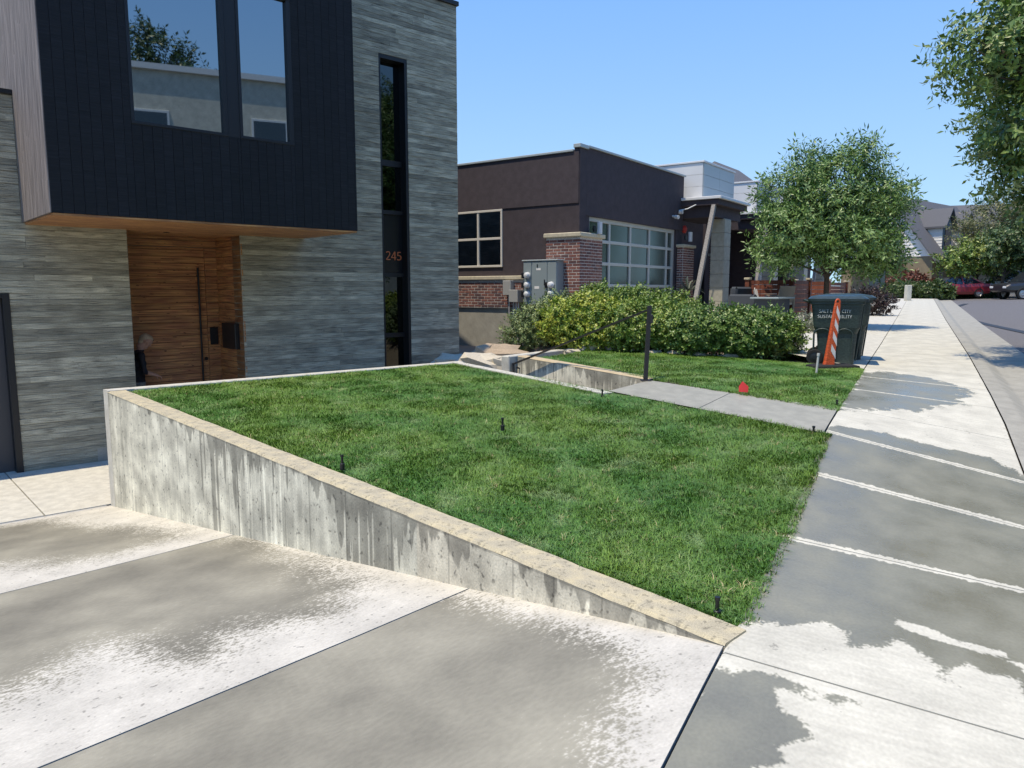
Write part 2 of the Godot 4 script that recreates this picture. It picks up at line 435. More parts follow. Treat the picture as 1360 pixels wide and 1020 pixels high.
# driveway: u -4..0 across, w 2.8..13.2 down from the house; wet where the hose ran, dry with brush marks showing through
func make_drive_tex() -> void:
	var W := 768; var Hh := 2048
	# one field for each row of slabs, so that the wet stops at the joints
	var rows := [
		[2.8, 6.522, [[pv([-4, 3.0, -1.85, 3.07, -1.49, 3.19, -1.26, 3.96, -0.94, 5.15, -0.80, 5.9, -1.35, 6.1, -1.75, 5.95, -1.95, 5.55, -2.2, 5.3, -4, 5.2]), 0.42]]],
		[6.522, 9.852, [[pv([-4, 5.6, -0.58, 5.6, -0.50, 7.3, -0.60, 8.3, -0.70, 9.0, -1.0, 9.3, -1.3, 9.1, -1.5, 8.95, -1.7, 9.25, -1.9, 8.75, -2.16, 8.5, -2.4, 8.75, -4, 8.9]), 0.40]]],
		[9.852, 13.2, [[pv([-4, 9.3, -1.69, 9.3, -0.46, 9.3, -0.44, 10.3, -0.46, 10.8, -0.50, 11.2, -0.62, 11.42, -1.0, 11.6, -2.5, 12.9, -4, 13.4]), 0.22]]]]
	var f := PackedFloat32Array()
	for q in rows:
		var y0 := roundi((q[0] - 2.8) / 10.4 * Hh); var y1 := roundi((q[1] - 2.8) / 10.4 * Hh)
		f.append_array(wet_field(W, y1 - y0, -4, 0, q[0], q[1], q[2], 8))
	var a := nz(W, Hh, 0.012, 41, 4); var b := nz(W, Hh, 0.30, 42, 2); var br := stretch(W, Hh, 2, 1, 0.16, 43, 3); var lw := nz(W, Hh, 0.004, 44, 3)
	var pit := nz(W, Hh, 0.08, 45, 2)
	var d := PackedByteArray(); d.resize(W * Hh * 3)
	var hm := PackedByteArray(); hm.resize(W * Hh); var rg := PackedByteArray(); rg.resize(W * Hh)
	for y in Hh:
		var w := 2.8 + 10.4 * y / Hh
		for x in W:
			var k := y * W + x
			var thr := (br[k] - 128) * 0.0052 + (b[k] - 128) * 0.0046 + (a[k] - 128) * 0.0016 + (lw[k] - 128) * 0.0012
			var wet := clampf((f[k] + 0.40 - thr) * 1.7, 0.0, 1.0)
			var dry := 192.0 + (a[k] - 128) * 0.10 + (b[k] - 128) * 0.08 + (br[k] - 128) * 0.06
			if pit[k] > 212: dry -= 44
			# a car's tyres left fine arcs in the wet slab nearest the street
			var u := -4.0 + 4.0 * x / W
			var wv := 136.0 + (a[k] - 128) * 0.07 + (lw[k] - 128) * 0.16 + (br[k] - 128) * 0.05
			if w > 9.87:
				var rr := Vector2(u + 4.3, w - 9.3).length()
				var q := fmod(rr * 21.0, 1.0)
				if rr > 2.0 and rr < 3.3 and q < 0.30 and lw[k] > 128: wv += 1.5
			var val := lerpf(dry, wv, wet)
			d[k * 3] = b8(val); d[k * 3 + 1] = b8(val * lerpf(0.98, 0.972, wet)); d[k * 3 + 2] = b8(val * lerpf(0.92, 0.865, wet))
			hm[k] = b8(128 + (br[k] - 128) * 0.30 + (b[k] - 128) * 0.25)
			rg[k] = b8(lerpf(235, 195, wet))
	M.drive = textured(tex(W, Hh, d), Vector2(1, 1), Color(1, 1, 1), 1.0, tex_n(W, Hh, hm, 1.5), 0.5)
	M.drive.roughness_texture = tex_l(W, Hh, rg)

# sidewalk: t -1.5..14.5 along, p 0..1.55 across
func make_walk_tex() -> void:
	var W := 2048; var Hh := 256
	var shapes := [
		[pv([0.29, -0.05, 0.36, 0.16, 0.52, 0.28, 0.47, 0.42, 0.37, 0.52, 0.42, 0.60, 0.54, 0.68, 0.43, 0.76, 0.33, 0.88, 0.42, 0.98, 0.45, 1.09, 0.33, 1.2, 0.25, 1.7, 3.85, 1.7, 4.35, 1.50, 4.55, 1.35, 4.50, 0.94, 4.55, 0.5, 4.36, 0.05, 3.91, -0.05]), 0.12],
		[pv([-0.2, -0.05, -0.15, 0.15, -0.12, 0.33, -0.14, 0.56, -0.18, 0.47, -0.21, 0.28, -0.33, 0.32, -0.41, 0.37, -0.48, 0.47, -0.56, 0.40, -0.61, 0.33, -0.66, 0.40, -0.74, 0.29, -0.95, 0.2, -1.5, 0.12, -1.5, -0.05]), 0.10],
		[pv([8.76, -0.05, 9.3, 0.25, 9.2, 0.6, 8.95, 0.9, 8.6, 1.2, 7.97, 1.38, 7.3, 1.2, 6.9, 1.28, 6.61, 0.98, 5.95, 0.75, 5.62, 0.31, 5.16, 0.04, 5.3, -0.05]), 0.25],
		[pv([0.80, 0.66, 0.76, 0.74, 0.72, 0.9, 0.69, 1.12, 0.64, 1.13, 0.62, 1.0, 0.66, 0.82, 0.70, 0.66]), 0.04, -1.0],
		[pv([0.62, 1.14, 0.60, 1.3, 0.55, 1.3, 0.52, 1.2]), 0.04, -1.0]]
	var f := wet_field(W, Hh, -1.5, 14.5, 0, 1.55, shapes, 4)
	var a := nz(W, Hh, 0.014, 51, 4); var b := nz(W, Hh, 0.30, 52, 2); var br := stretch(W, Hh, 1, 6, 0.16, 53, 3); var lw := nz(W, Hh, 0.03, 54, 4)
	var jn := FastNoiseLite.new(); jn.seed = 55; jn.frequency = 0.06
	var d := PackedByteArray(); d.resize(W * Hh * 3)
	var hm := PackedByteArray(); hm.resize(W * Hh); var rg := PackedByteArray(); rg.resize(W * Hh)
	for x in W:
		var t := -1.5 + 16.0 * x / W
		for y in Hh:
			var k := y * W + x
			var p := 1.55 * y / Hh
			var thr := (lw[k] - 128) * 0.0048 + (b[k] - 128) * 0.0020 + (br[k] - 128) * 0.0008
			var ff := f[k]
			# slab edges stand a little proud and dry first
			for j in [[1.58, 0.045], [2.86, 0.05], [4.03, 0.045], [5.4, 0.06], [6.98, 0.03], [8.4, 0.03]]:
				var e: float = absf(t - j[0]) - j[1] * (0.75 + 0.9 * absf(jn.get_noise_2d(y, j[0] * 90.0)))
				if e < 0: ff = -1.0
			var wet := clampf((ff - thr) * 5.0, 0.0, 1.0)
			var dry := 198.0 + (a[k] - 128) * 0.10 + (b[k] - 128) * 0.09 + (br[k] - 128) * 0.07
			if lw[k] < 40 and b[k] > 150: dry -= 40
			if t > 9.5: dry -= 6
			var wv := 131.0 + (a[k] - 128) * 0.09 + (br[k] - 128) * 0.015 + (b[k] - 128) * 0.05
			var val := lerpf(dry, wv, wet)
			d[k * 3] = b8(val); d[k * 3 + 1] = b8(val * 0.985); d[k * 3 + 2] = b8(val * lerpf(0.91, 0.865, wet))
			hm[k] = b8(128 + ((br[k] - 128) * 0.12 + (b[k] - 128) * 0.3) * (1.0 - 0.45 * wet))
			rg[k] = b8(lerpf(235, 86 + (a[k] - 128) * 0.3, wet))
	M.walk = textured(tex(W, Hh, d), Vector2(1, 1), Color(1, 1, 1), 1.0, tex_n(W, Hh, hm, 1.2), 0.4)
	M.walk.roughness_texture = tex_l(W, Hh, rg)

func make_woods() -> void:
	var W := 512
	var g := stretch(W, W, 40, 1, 0.12, 61, 4); var s := stretch(W, W, 4, 2, 0.02, 62, 3); var kn := stretch(W, W, 2, 1, 0.03, 63, 2)
	var d := PackedByteArray(); d.resize(W * W * 3); var dk := PackedByteArray(); dk.resize(W * W * 3); var hm := PackedByteArray(); hm.resize(W * W)
	for k in W * W:
		var v := 1.0 + (g[k] - 128) * 0.0028 + (s[k] - 128) * 0.0008
		if kn[k] > 222: v *= 0.6
		d[k * 3] = b8(196 * v); d[k * 3 + 1] = b8(196 * v * (0.97 + (s[k] - 128) * 0.0004)); d[k * 3 + 2] = b8(196 * v * 0.94)
		var w := 190.0 * (1.0 + (g[k] - 128) * 0.0036)
		dk[k * 3] = b8(w); dk[k * 3 + 1] = b8(w); dk[k * 3 + 2] = b8(w)
		hm[k] = g[k]
	var t := tex(W, W, d); var t2 := tex(W, W, dk); var n := tex_n(W, W, hm, 1.5)
	M.cedar = []; M.black_plank = []; M.grey_plank = []; M.redwood = []
	for k in 5:
		var q: float = [0.0, 0.14, -0.14, 0.07, -0.08][k]
		M.cedar.append(textured(t, Vector2(1.6, 1.0), sr(0.74 * (1 + q * 0.6), 0.375 * (1 + q * 0.7), 0.165 * (1 + q * 0.7)), 0.6, n, 0.5))
		var m := textured(t2, Vector2(1.3, 0.8), sr(0.016 * (1 + q), 0.017 * (1 + q), 0.021 * (1 + q)), 0.8, n, 0.8); m.uv1_scale = Vector3(0.8, 1.3, 1); M.black_plank.append(m)
		M.grey_plank.append(textured(t2, Vector2(1.5, 1.0), sr(0.36 * (1 + q * 0.5), 0.315 * (1 + q * 0.5), 0.295 * (1 + q * 0.5)), 0.8, n, 0.7))
		M.redwood.append(textured(t, Vector2(1.5, 1.0), sr(0.33 * (1 + q), 0.105 * (1 + q), 0.055 * (1 + q)), 0.7, n, 0.5))

func make_bricks_etc() -> void:
	var W := 256
	var a := nz(W, W, 0.05, 71, 4); var b := nz(W, W, 0.3, 72, 2)
	var d := PackedByteArray(); d.resize(W * W * 3)
	for k in W * W:
		var v := 200.0 + (a[k] - 128) * 0.35 + (b[k] - 128) * 0.25
		d[k * 3] = b8(v); d[k * 3 + 1] = b8(v); d[k * 3 + 2] = b8(v)
	var t := tex(W, W, d)
	M.t_speck = t
	M.brick = []
	for q in [[0.22, 0.095, 0.075], [0.18, 0.078, 0.065], [0.14, 0.065, 0.058], [0.25, 0.115, 0.09], [0.11, 0.06, 0.058]]:
		var m := textured(t, Vector2(0.4, 0.4), sr(q[0] * 1.6, q[1] * 1.6, q[2] * 1.6), 0.9, M.n_fine, 0.8); M.brick.append(m)
	M.mortar = textured(t, Vector2(0.5, 0.5), sr(0.85, 0.79, 0.72), 0.95)
	M.post_grey = textured(t, Vector2(0.5, 0.5), sr(0.44, 0.42, 0.40), 0.9)
	M.shingle = textured(t, Vector2(0.7, 0.35), sr(0.20, 0.205, 0.225), 0.95)
	M.soil = textured(t, Vector2(0.5, 0.5), sr(0.075, 0.060, 0.035), 1.0)
	M.mulch = textured(t, Vector2(0.3, 0.3), sr(0.42, 0.33, 0.25), 1.0)
	M.asphalt = textured(t, Vector2(0.6, 0.6), sr(0.23, 0.22, 0.22), 0.95)
	M.tar = mat(sr(0.03, 0.03, 0.03), 0.6)
	M.bark = textured(t, Vector2(0.2, 0.5), sr(0.14, 0.11, 0.085), 0.95, M.n_fine, 1.0)
	M.ground = textured(t, Vector2(3, 3), sr(0.22, 0.19, 0.13), 1.0)

func leaf_mat(c: Color, rough := 0.5) -> StandardMaterial3D:
	var m := mat(Color.WHITE, rough * 0.85); m.vertex_color_use_as_albedo = true
	m.cull_mode = BaseMaterial3D.CULL_DISABLED
	m.backlight_enabled = true; m.backlight = c
	return m

func make_simple() -> void:
	M.black_metal = mat(sr(0.012, 0.013, 0.015), 0.45)
	M.black_rail = mat(sr(0.022, 0.022, 0.024), 0.55)
	M.frame_black = mat(sr(0.010, 0.011, 0.013), 0.5)
	M.glass_up = mat(sr(0.30, 0.34, 0.36), 0.015, 1.0)      # coated, mirror-like glazing
	M.glass_dark = mat(sr(0.075, 0.088, 0.092), 0.02, 1.0)
	M.glass_garage = mat(sr(0.145, 0.175, 0.165), 0.25, 1.0)
	M.spandrel = mat(sr(0.012, 0.013, 0.015), 0.25)
	M.number = mat(sr(0.62, 0.17, 0.06), 0.5)
	M.door_grey = mat(sr(0.060, 0.060, 0.064), 0.55)
	M.white_trim = mat(sr(0.66, 0.62, 0.54), 0.6)
	M.alu = mat(sr(0.52, 0.53, 0.51), 0.5, 0.3)
	M.white_metal = mat(sr(0.66, 0.67, 0.67), 0.5)
	M.grey_metal = mat(sr(0.40, 0.45, 0.46), 0.5)
	M.glass_side = mat(sr(0.13, 0.15, 0.17), 0.03, 1.0)
	M.meter_grey = mat(sr(0.25, 0.30, 0.31), 0.5)
	M.box_grey = mat(sr(0.36, 0.36, 0.34), 0.6)
	M.conduit = mat(sr(0.55, 0.55, 0.54), 0.45, 0.4)
	M.meter_glass = mat(sr(0.70, 0.72, 0.72), 0.12)
	M.paper = mat(sr(0.78, 0.77, 0.74), 0.8)
	M.red_paint = mat(sr(0.48, 0.04, 0.03), 0.5)
	M.bin_green = textured(M.t_speck, Vector2(0.5, 0.5), sr(0.050, 0.082, 0.074), 0.5)
	M.bin_lid = textured(M.t_speck, Vector2(0.5, 0.5), sr(0.050, 0.085, 0.095), 0.30)
	M.tyre = mat(sr(0.014, 0.014, 0.014), 0.85)
	M.rim = mat(sr(0.42, 0.42, 0.43), 0.35, 0.8)
	M.orange = textured(M.t_speck, Vector2(0.4, 0.4), sr(1.0, 0.16, 0.04), 0.5)
	M.reflective = mat(sr(0.74, 0.70, 0.66), 0.35)
	M.flag = mat(sr(0.85, 0.06, 0.06), 0.5); M.flag.backlight_enabled = true; M.flag.backlight = Color(0.5, 0.05, 0.05); M.flag.cull_mode = BaseMaterial3D.CULL_DISABLED
	M.pvc = mat(sr(0.55, 0.54, 0.52), 0.6)
	M.sprinkler = mat(sr(0.012, 0.013, 0.014), 0.4)
	M.lettering = mat(sr(0.50, 0.53, 0.50), 0.7)
	M.car_red = mat(sr(0.27, 0.012, 0.020), 0.28); M.car_red.clearcoat_enabled = true
	M.car_white = mat(sr(0.62, 0.63, 0.64), 0.3); M.car_white.clearcoat_enabled = true
	M.car_black = mat(sr(0.012, 0.012, 0.014), 0.25); M.car_black.clearcoat_enabled = true
	M.car_glass = mat(sr(0.02, 0.025, 0.03), 0.05, 0.0, 0.8)
	M.tail = mat(sr(0.42, 0.01, 0.012), 0.2)
	M.cushion = mat(sr(0.055, 0.065, 0.08), 0.95)
	M.pillow = mat(sr(0.66, 0.65, 0.62), 0.95)
	M.table_top = mat(sr(0.24, 0.30, 0.32), 0.5)
	M.teak = mat(sr(0.30, 0.27, 0.23), 0.8)
	M.siding = mat(sr(0.78, 0.77, 0.73), 0.8)
	M.siding_grey = textured(M.t_speck, Vector2(1, 1), sr(0.38, 0.40, 0.41), 0.8)
	M.leaf = leaf_mat(Color(0.26, 0.38, 0.08))
	M.blade = leaf_mat(Color(0.14, 0.24, 0.04), 0.55)
	M.path = textured(M.t_concrete, Vector2(2.1, 2.1), sr(0.60, 0.605, 0.565), 0.6, M.n_fine, 0.3)
	M.coping_pale = textured(M.t_concrete, Vector2(0.8, 0.8), Color(0.97, 0.90, 0.78), 0.8, M.n_fine, 0.6)
# ---------------------------------------------------------------- scene
func _ready() -> void:
	rng.seed = 20240611
	var cam := Camera3D.new(); cam.name = "camera"; add_child(cam)
	cam.position = Vector3(0, 1.6, 0); cam.rotation_degrees = Vector3(-7.175, 0, 0)
	cam.fov = 54.75; cam.far = 900.0; cam.near = 0.05; cam.current = true
	var env := Environment.new()
	env.background_mode = Environment.BG_SKY
	var sm := ProceduralSkyMaterial.new()
	sm.sky_top_color = Color(0.370, 0.610, 0.935); sm.sky_horizon_color = Color(0.765, 0.915, 1.0); sm.sky_curve = 0.19
	sm.ground_bottom_color = Color(0.35, 0.33, 0.28); sm.ground_horizon_color = Color(0.55, 0.56, 0.54)
	sm.sun_angle_max = 1.0
	var sky := Sky.new(); sky.sky_material = sm
	env.sky = sky
	env.background_energy_multiplier = 1.0
	env.tonemap_mode = Environment.TONE_MAPPER_LINEAR
	env.tonemap_exposure = 1.14
	env.sdfgi_enabled = true; env.ssao_enabled = true; env.ssil_enabled = true
	var we := WorldEnvironment.new(); we.name = "world"; we.environment = env; add_child(we)
	var sun := DirectionalLight3D.new(); sun.name = "sun"; add_child(sun)
	var el := deg_to_rad(70.0); var az := deg_to_rad(H_AZ + 9.3)
	sun.look_at_from_position(Vector3.ZERO, Vector3(sin(az) * cos(el), -sin(el), -cos(az) * cos(el)))
	sun.light_energy = 1.35; sun.light_color = Color(1.0, 0.94, 0.84); sun.light_angular_distance = 0.53; sun.shadow_enabled = true
	make_concretes(); make_board_concrete(); make_planter_tex(); make_drive_tex(); make_walk_tex(); make_woods(); make_bricks_etc(); make_simple()
	build_ground(); build_walk(); build_drive(); build_planter(); build_walkway(); build_lawns()
	build_house()
	build_row_houses()
	build_far_houses()
	build_across()
	build_trees()
	build_hedges()
	build_small()
	build_cars()
	build_person()

# ---------------------------------------------------------------- ground, road, paving
func yard_y(x: float, z: float) -> float:
	var q := to_tp(x, z)
	var y := prof_l(q.x) + 0.55 * smoothstep(2.5, 8.0, -q.y) * smoothstep(8.0, 14.0, q.x)
	# the neighbour's side yard falls towards the sunken stairs
	var l := Basis(Vector3.UP, -frame_turn(N_AZ)) * (Vector3(x, 0, z) - Vector3(N_O.x, 0, N_O.z))
	y = lerpf(y, 0.1, smoothstep(2.0, 0.5, l.x) * smoothstep(1.1, 0.2, l.z))
	y = lerpf(y, -0.35, smoothstep(-3.7, -4.7, l.x) * smoothstep(2.7, 1.7, l.z))
	return y

func build_ground() -> void:
	var mb := MB.new()
	mb.sheet([[Vector3(-400, -1.42, 200), Vector3(400, -1.42, 200)], [Vector3(-400, -1.42, -600), Vector3(400, -1.42, -600)]])
	struct("ground", mb, M.ground)
	# yards of the row houses
	mb = MB.new()
	var lot := pv([4.0, -8.6, 2.6, -10.6, 0.8, -13.3, 0.25, -14.0, -0.45, -14.0, -2.1, -16.2, -2.6, -19.0, -12, -30, 10, -95, 60, -120])
	for k in range(125, -1, -1):
		lot.append(Vector2(tp(5.1 + k * 0.95, 0).x, tp(5.1 + k * 0.95, 0).z))
	var st := 0.5
	for i in range(-30, 130):
		for j in range(-240, -14):
			var s := st if j > -70 and i < 40 else 1.0
			if s == 1.0 and (posmod(i, 2) != 0 or posmod(j, 2) != 0): continue
			var x := i * 0.5; var z := j * 0.5
			if not Geometry2D.is_point_in_polygon(Vector2(x + s / 2, z + s / 2), lot): continue
			var a := Vector3(x, yard_y(x, z) - 0.05, z); var b := Vector3(x + s, yard_y(x + s, z) - 0.05, z)
			var c := Vector3(x + s, yard_y(x + s, z + s) - 0.05, z + s); var d := Vector3(x, yard_y(x, z + s) - 0.05, z + s)
			mb.quad_uv(d, c, b, a, Vector2(d.x, d.z), Vector2(c.x, c.z), Vector2(b.x, b.z), Vector2(a.x, a.z))
	struct("yard", mb, M.mulch)
	# road, kerb and gutter follow the sidewalk
	var ts := []
	var t := -45.0
	while t < 125:
		ts.append(t)
		t += 1.0 if t > -3 and t < 20 else 4.0
	mb = MB.new()
	var g := []
	for q in ts: g.append([tp(q, 2.62, prof_r(q) - 0.125), tp(q, 6.5, prof_r(q) - 0.04), tp(q, 10.6, prof_r(q) - 0.12)])
	mb.sheet(g)
	struct("road", mb, M.asphalt)
	mb = MB.new(); g = []
	var sec := [[1.565, 0.0], [1.72, -0.005], [1.78, -0.02], [1.90, -0.10], [1.96, -0.118], [2.62, -0.105], [2.63, -0.17]]
	for q in ts:
		var row := []
		for s in sec: row.append(tp(q, s[0], prof_r(q) + s[1] * clampf((q - 2.0) / 3.0, 0.35, 1.0)))
		g.append(row)
	mb.sheet(g)
	struct("kerb", mb, M.concrete_dull)
	# joints cut across the kerb
	mb = MB.new()
	g = []
	for q in range(18):
		var a := 16.0 + q * 1.9
		var o := 3.0 + 1.1 * sin(a * 0.13)
		g.append([tp(a, o, prof_r(a) - 0.114 + (o - 2.62) * 0.022 + 0.004), tp(a, o + 0.28, prof_r(a) - 0.114 + (o - 2.34) * 0.022 + 0.004)])
	mb.sheet(g)
	struct("tar_seam", mb, M.tar)
	# far pavement that closes the street, and the land across it
	mb = MB.new()
	mb.sheet([[tp(61, 1.6, 1.16), tp(66, 40, 1.16)], [tp(64.5, 1.6, 1.2), tp(69.5, 40, 1.2)]])
	struct("far_pavement", mb, M.concrete_pale)
	mb = MB.new()
	g = []
	for q in ts: g.append([tp(q, 10.7, prof_r(q) - 0.02), tp(q, 12.2, prof_r(q) + 0.02), tp(q, 60, prof_r(q) + 0.3)])
	mb.sheet(g)
	struct("opposite_yard", mb, M.ground)

func build_walk() -> void:
	var root := Node3D.new(); root.name = "sidewalk"; add_child(root)
	tag(root, "pale concrete sidewalk slabs with dark wet patches along the kerb", "sidewalk", "", "structure")
	var joints := [-3.0, -1.45, -0.05, 1.58, 2.86, 4.03, 5.4, 6.98, 8.4]
	while joints[-1] < 61.0: joints.append(joints[-1] + 1.45)
	for i in joints.size() - 1:
		var a: float = joints[i] + 0.006; var b: float = joints[i + 1] - 0.006
		var mb := MB.new()
		var g := []; var us := []
		var n := 5
		for k in n + 1:
			var t := lerpf(a, b, k / float(n))
			var row := []; var ur := []
			for p in [0.0, 0.012, 0.775, 1.543, 1.555]:
				var edge: float = 0.008 if p < 0.001 or p > 1.55 else 0.0
				if (k == 0 or k == n): edge += 0.004
				row.append(tp(t, p, walk_y(t, p) - edge))
				ur.append(Vector2((t + 1.5) / 16.0, p / 1.55) if b < 14.4 else Vector2(0.80 + fmod(absf(t) + 0.3, 2.9) / 16.0, p / 1.55))
			g.append(row); us.append(ur)
		mb.sheet(g, us)
		# slab sides, so that the joints are real gaps
		for e in [[0, -1], [n, 1]]:
			var row = g[e[0]]
			for j in row.size() - 1:
				var dn := Vector3(0, -0.09, 0)
				var u = us[e[0]][j]
				mb.quad_uv(row[j], row[j + 1], row[j + 1] + dn, row[j] + dn, u, u, u, u)
		obj("slab", mb, M.walk, root)
	# bedding under the slabs
	var bd := MB.new(); var gg := []
	var t2 := -3.0
	while t2 < 61.5:
		gg.append([tp(t2, -0.03, prof_l(t2) - 0.05), tp(t2, 1.6, prof_r(t2) - 0.05)]); t2 += 0.5
	bd.sheet(gg)
	obj("bedding", bd, M.soil, root)

func drive_y(u: float, w: float) -> float:
	# world height of the driveway in the house's axes
	var du := sin(deg_to_rad(S_AZ)) * sin(deg_to_rad(H_AZ)) + cos(deg_to_rad(S_AZ)) * cos(deg_to_rad(H_AZ))
	var dw := sin(deg_to_rad(S_AZ)) * cos(deg_to_rad(H_AZ)) - cos(deg_to_rad(S_AZ)) * sin(deg_to_rad(H_AZ))
	var t := (u + 0.19) / du
	var ws := 11.6 + t * dw
	return lerpf(-1.17, prof_l(t), clampf((w - 2.85) / (ws - 2.85), 0, 1))
func walk_w(u: float) -> float:
	var du := sin(deg_to_rad(S_AZ)) * sin(deg_to_rad(H_AZ)) + cos(deg_to_rad(S_AZ)) * cos(deg_to_rad(H_AZ))
	var dw := sin(deg_to_rad(S_AZ)) * cos(deg_to_rad(H_AZ)) - cos(deg_to_rad(S_AZ)) * sin(deg_to_rad(H_AZ))
	return 11.6 + (u + 0.19) / du * dw

func hw(u: float, v: float, w: float) -> Vector3:   # house axes, world height v
	var p := in_frame(H_O, H_AZ, Vector3(u, 0, w)); p.y = v; return p

func build_drive() -> void:
	var root := Node3D.new(); root.name = "driveway"; add_child(root)
	tag(root, "wet brushed concrete driveway slabs sloping down towards the modern house", "driveway", "", "structure")
	var cols := [[-7.5, -4.01], [-4.0, -0.10]]
	var rows := [[2.86, 6.515], [6.53, 9.845], [9.86, 99.0]]
	for r in rows:
		for c in cols:
			var mb := MB.new(); var g := []; var us := []
			for i in 9:
				var row := []; var ur := []
				for j in 9:
					var u := lerpf(c[0], c[1], j / 8.0)
					var w1: float = minf(r[1], walk_w(u) - 0.012)
					var w := lerpf(r[0], w1, i / 8.0)
					var e := 0.004 if i == 0 or i == 8 else 0.0
					row.append(hw(u, drive_y(u, w) - e, w)); ur.append(Vector2((u + 4.0) / 4.0, (w - 2.8) / 10.4))
				g.append(row); us.append(ur)
			mb.sheet(g, us)
			for i in [0, 8]:
				for j in 8:
					var dn := Vector3(0, -0.08, 0); var uq = us[i][j]
					mb.quad_uv(g[i][j], g[i][j + 1], g[i][j + 1] + dn, g[i][j] + dn, uq, uq, uq, uq)
			obj("slab", mb, M.drive, root)
	# level slabs in front of the house, a drain channel between
	for c in [[-7.5, -4.2], [-4.19, -1.36], [-1.345, 7.2]]:
		for r in [[-1.6, 2.78]]:
			var mb := MB.new()
			mb.cbox(Vector3(c[0], -0.12, r[0]), Vector3(c[1], 0.0, r[1]), 0.004)
			var o := obj("slab", mb, M.concrete_pale, root)
			o.position = H_O; o.rotation.y = frame_turn(H_AZ)
	var dr := MB.new()
	dr.box(Vector3(-7.5, -0.10, 2.785), Vector3(-0.66, -0.012, 2.855))
	var dd := obj("drain_channel", dr, M.conduit, root)
	dd.position = H_O; dd.rotation.y = frame_turn(H_AZ)
	var bd := MB.new(); var gg := []
	for i in 7:
		var row := []
		for j in 5:
			var u := lerpf(-7.5, -0.05, j / 4.0); var w := lerpf(2.8, walk_w(u), i / 6.0)
			row.append(hw(u, drive_y(u, w) - 0.06, w))
		gg.append(row)
	bd.sheet(gg)
	obj("bedding", bd, M.soil, root)

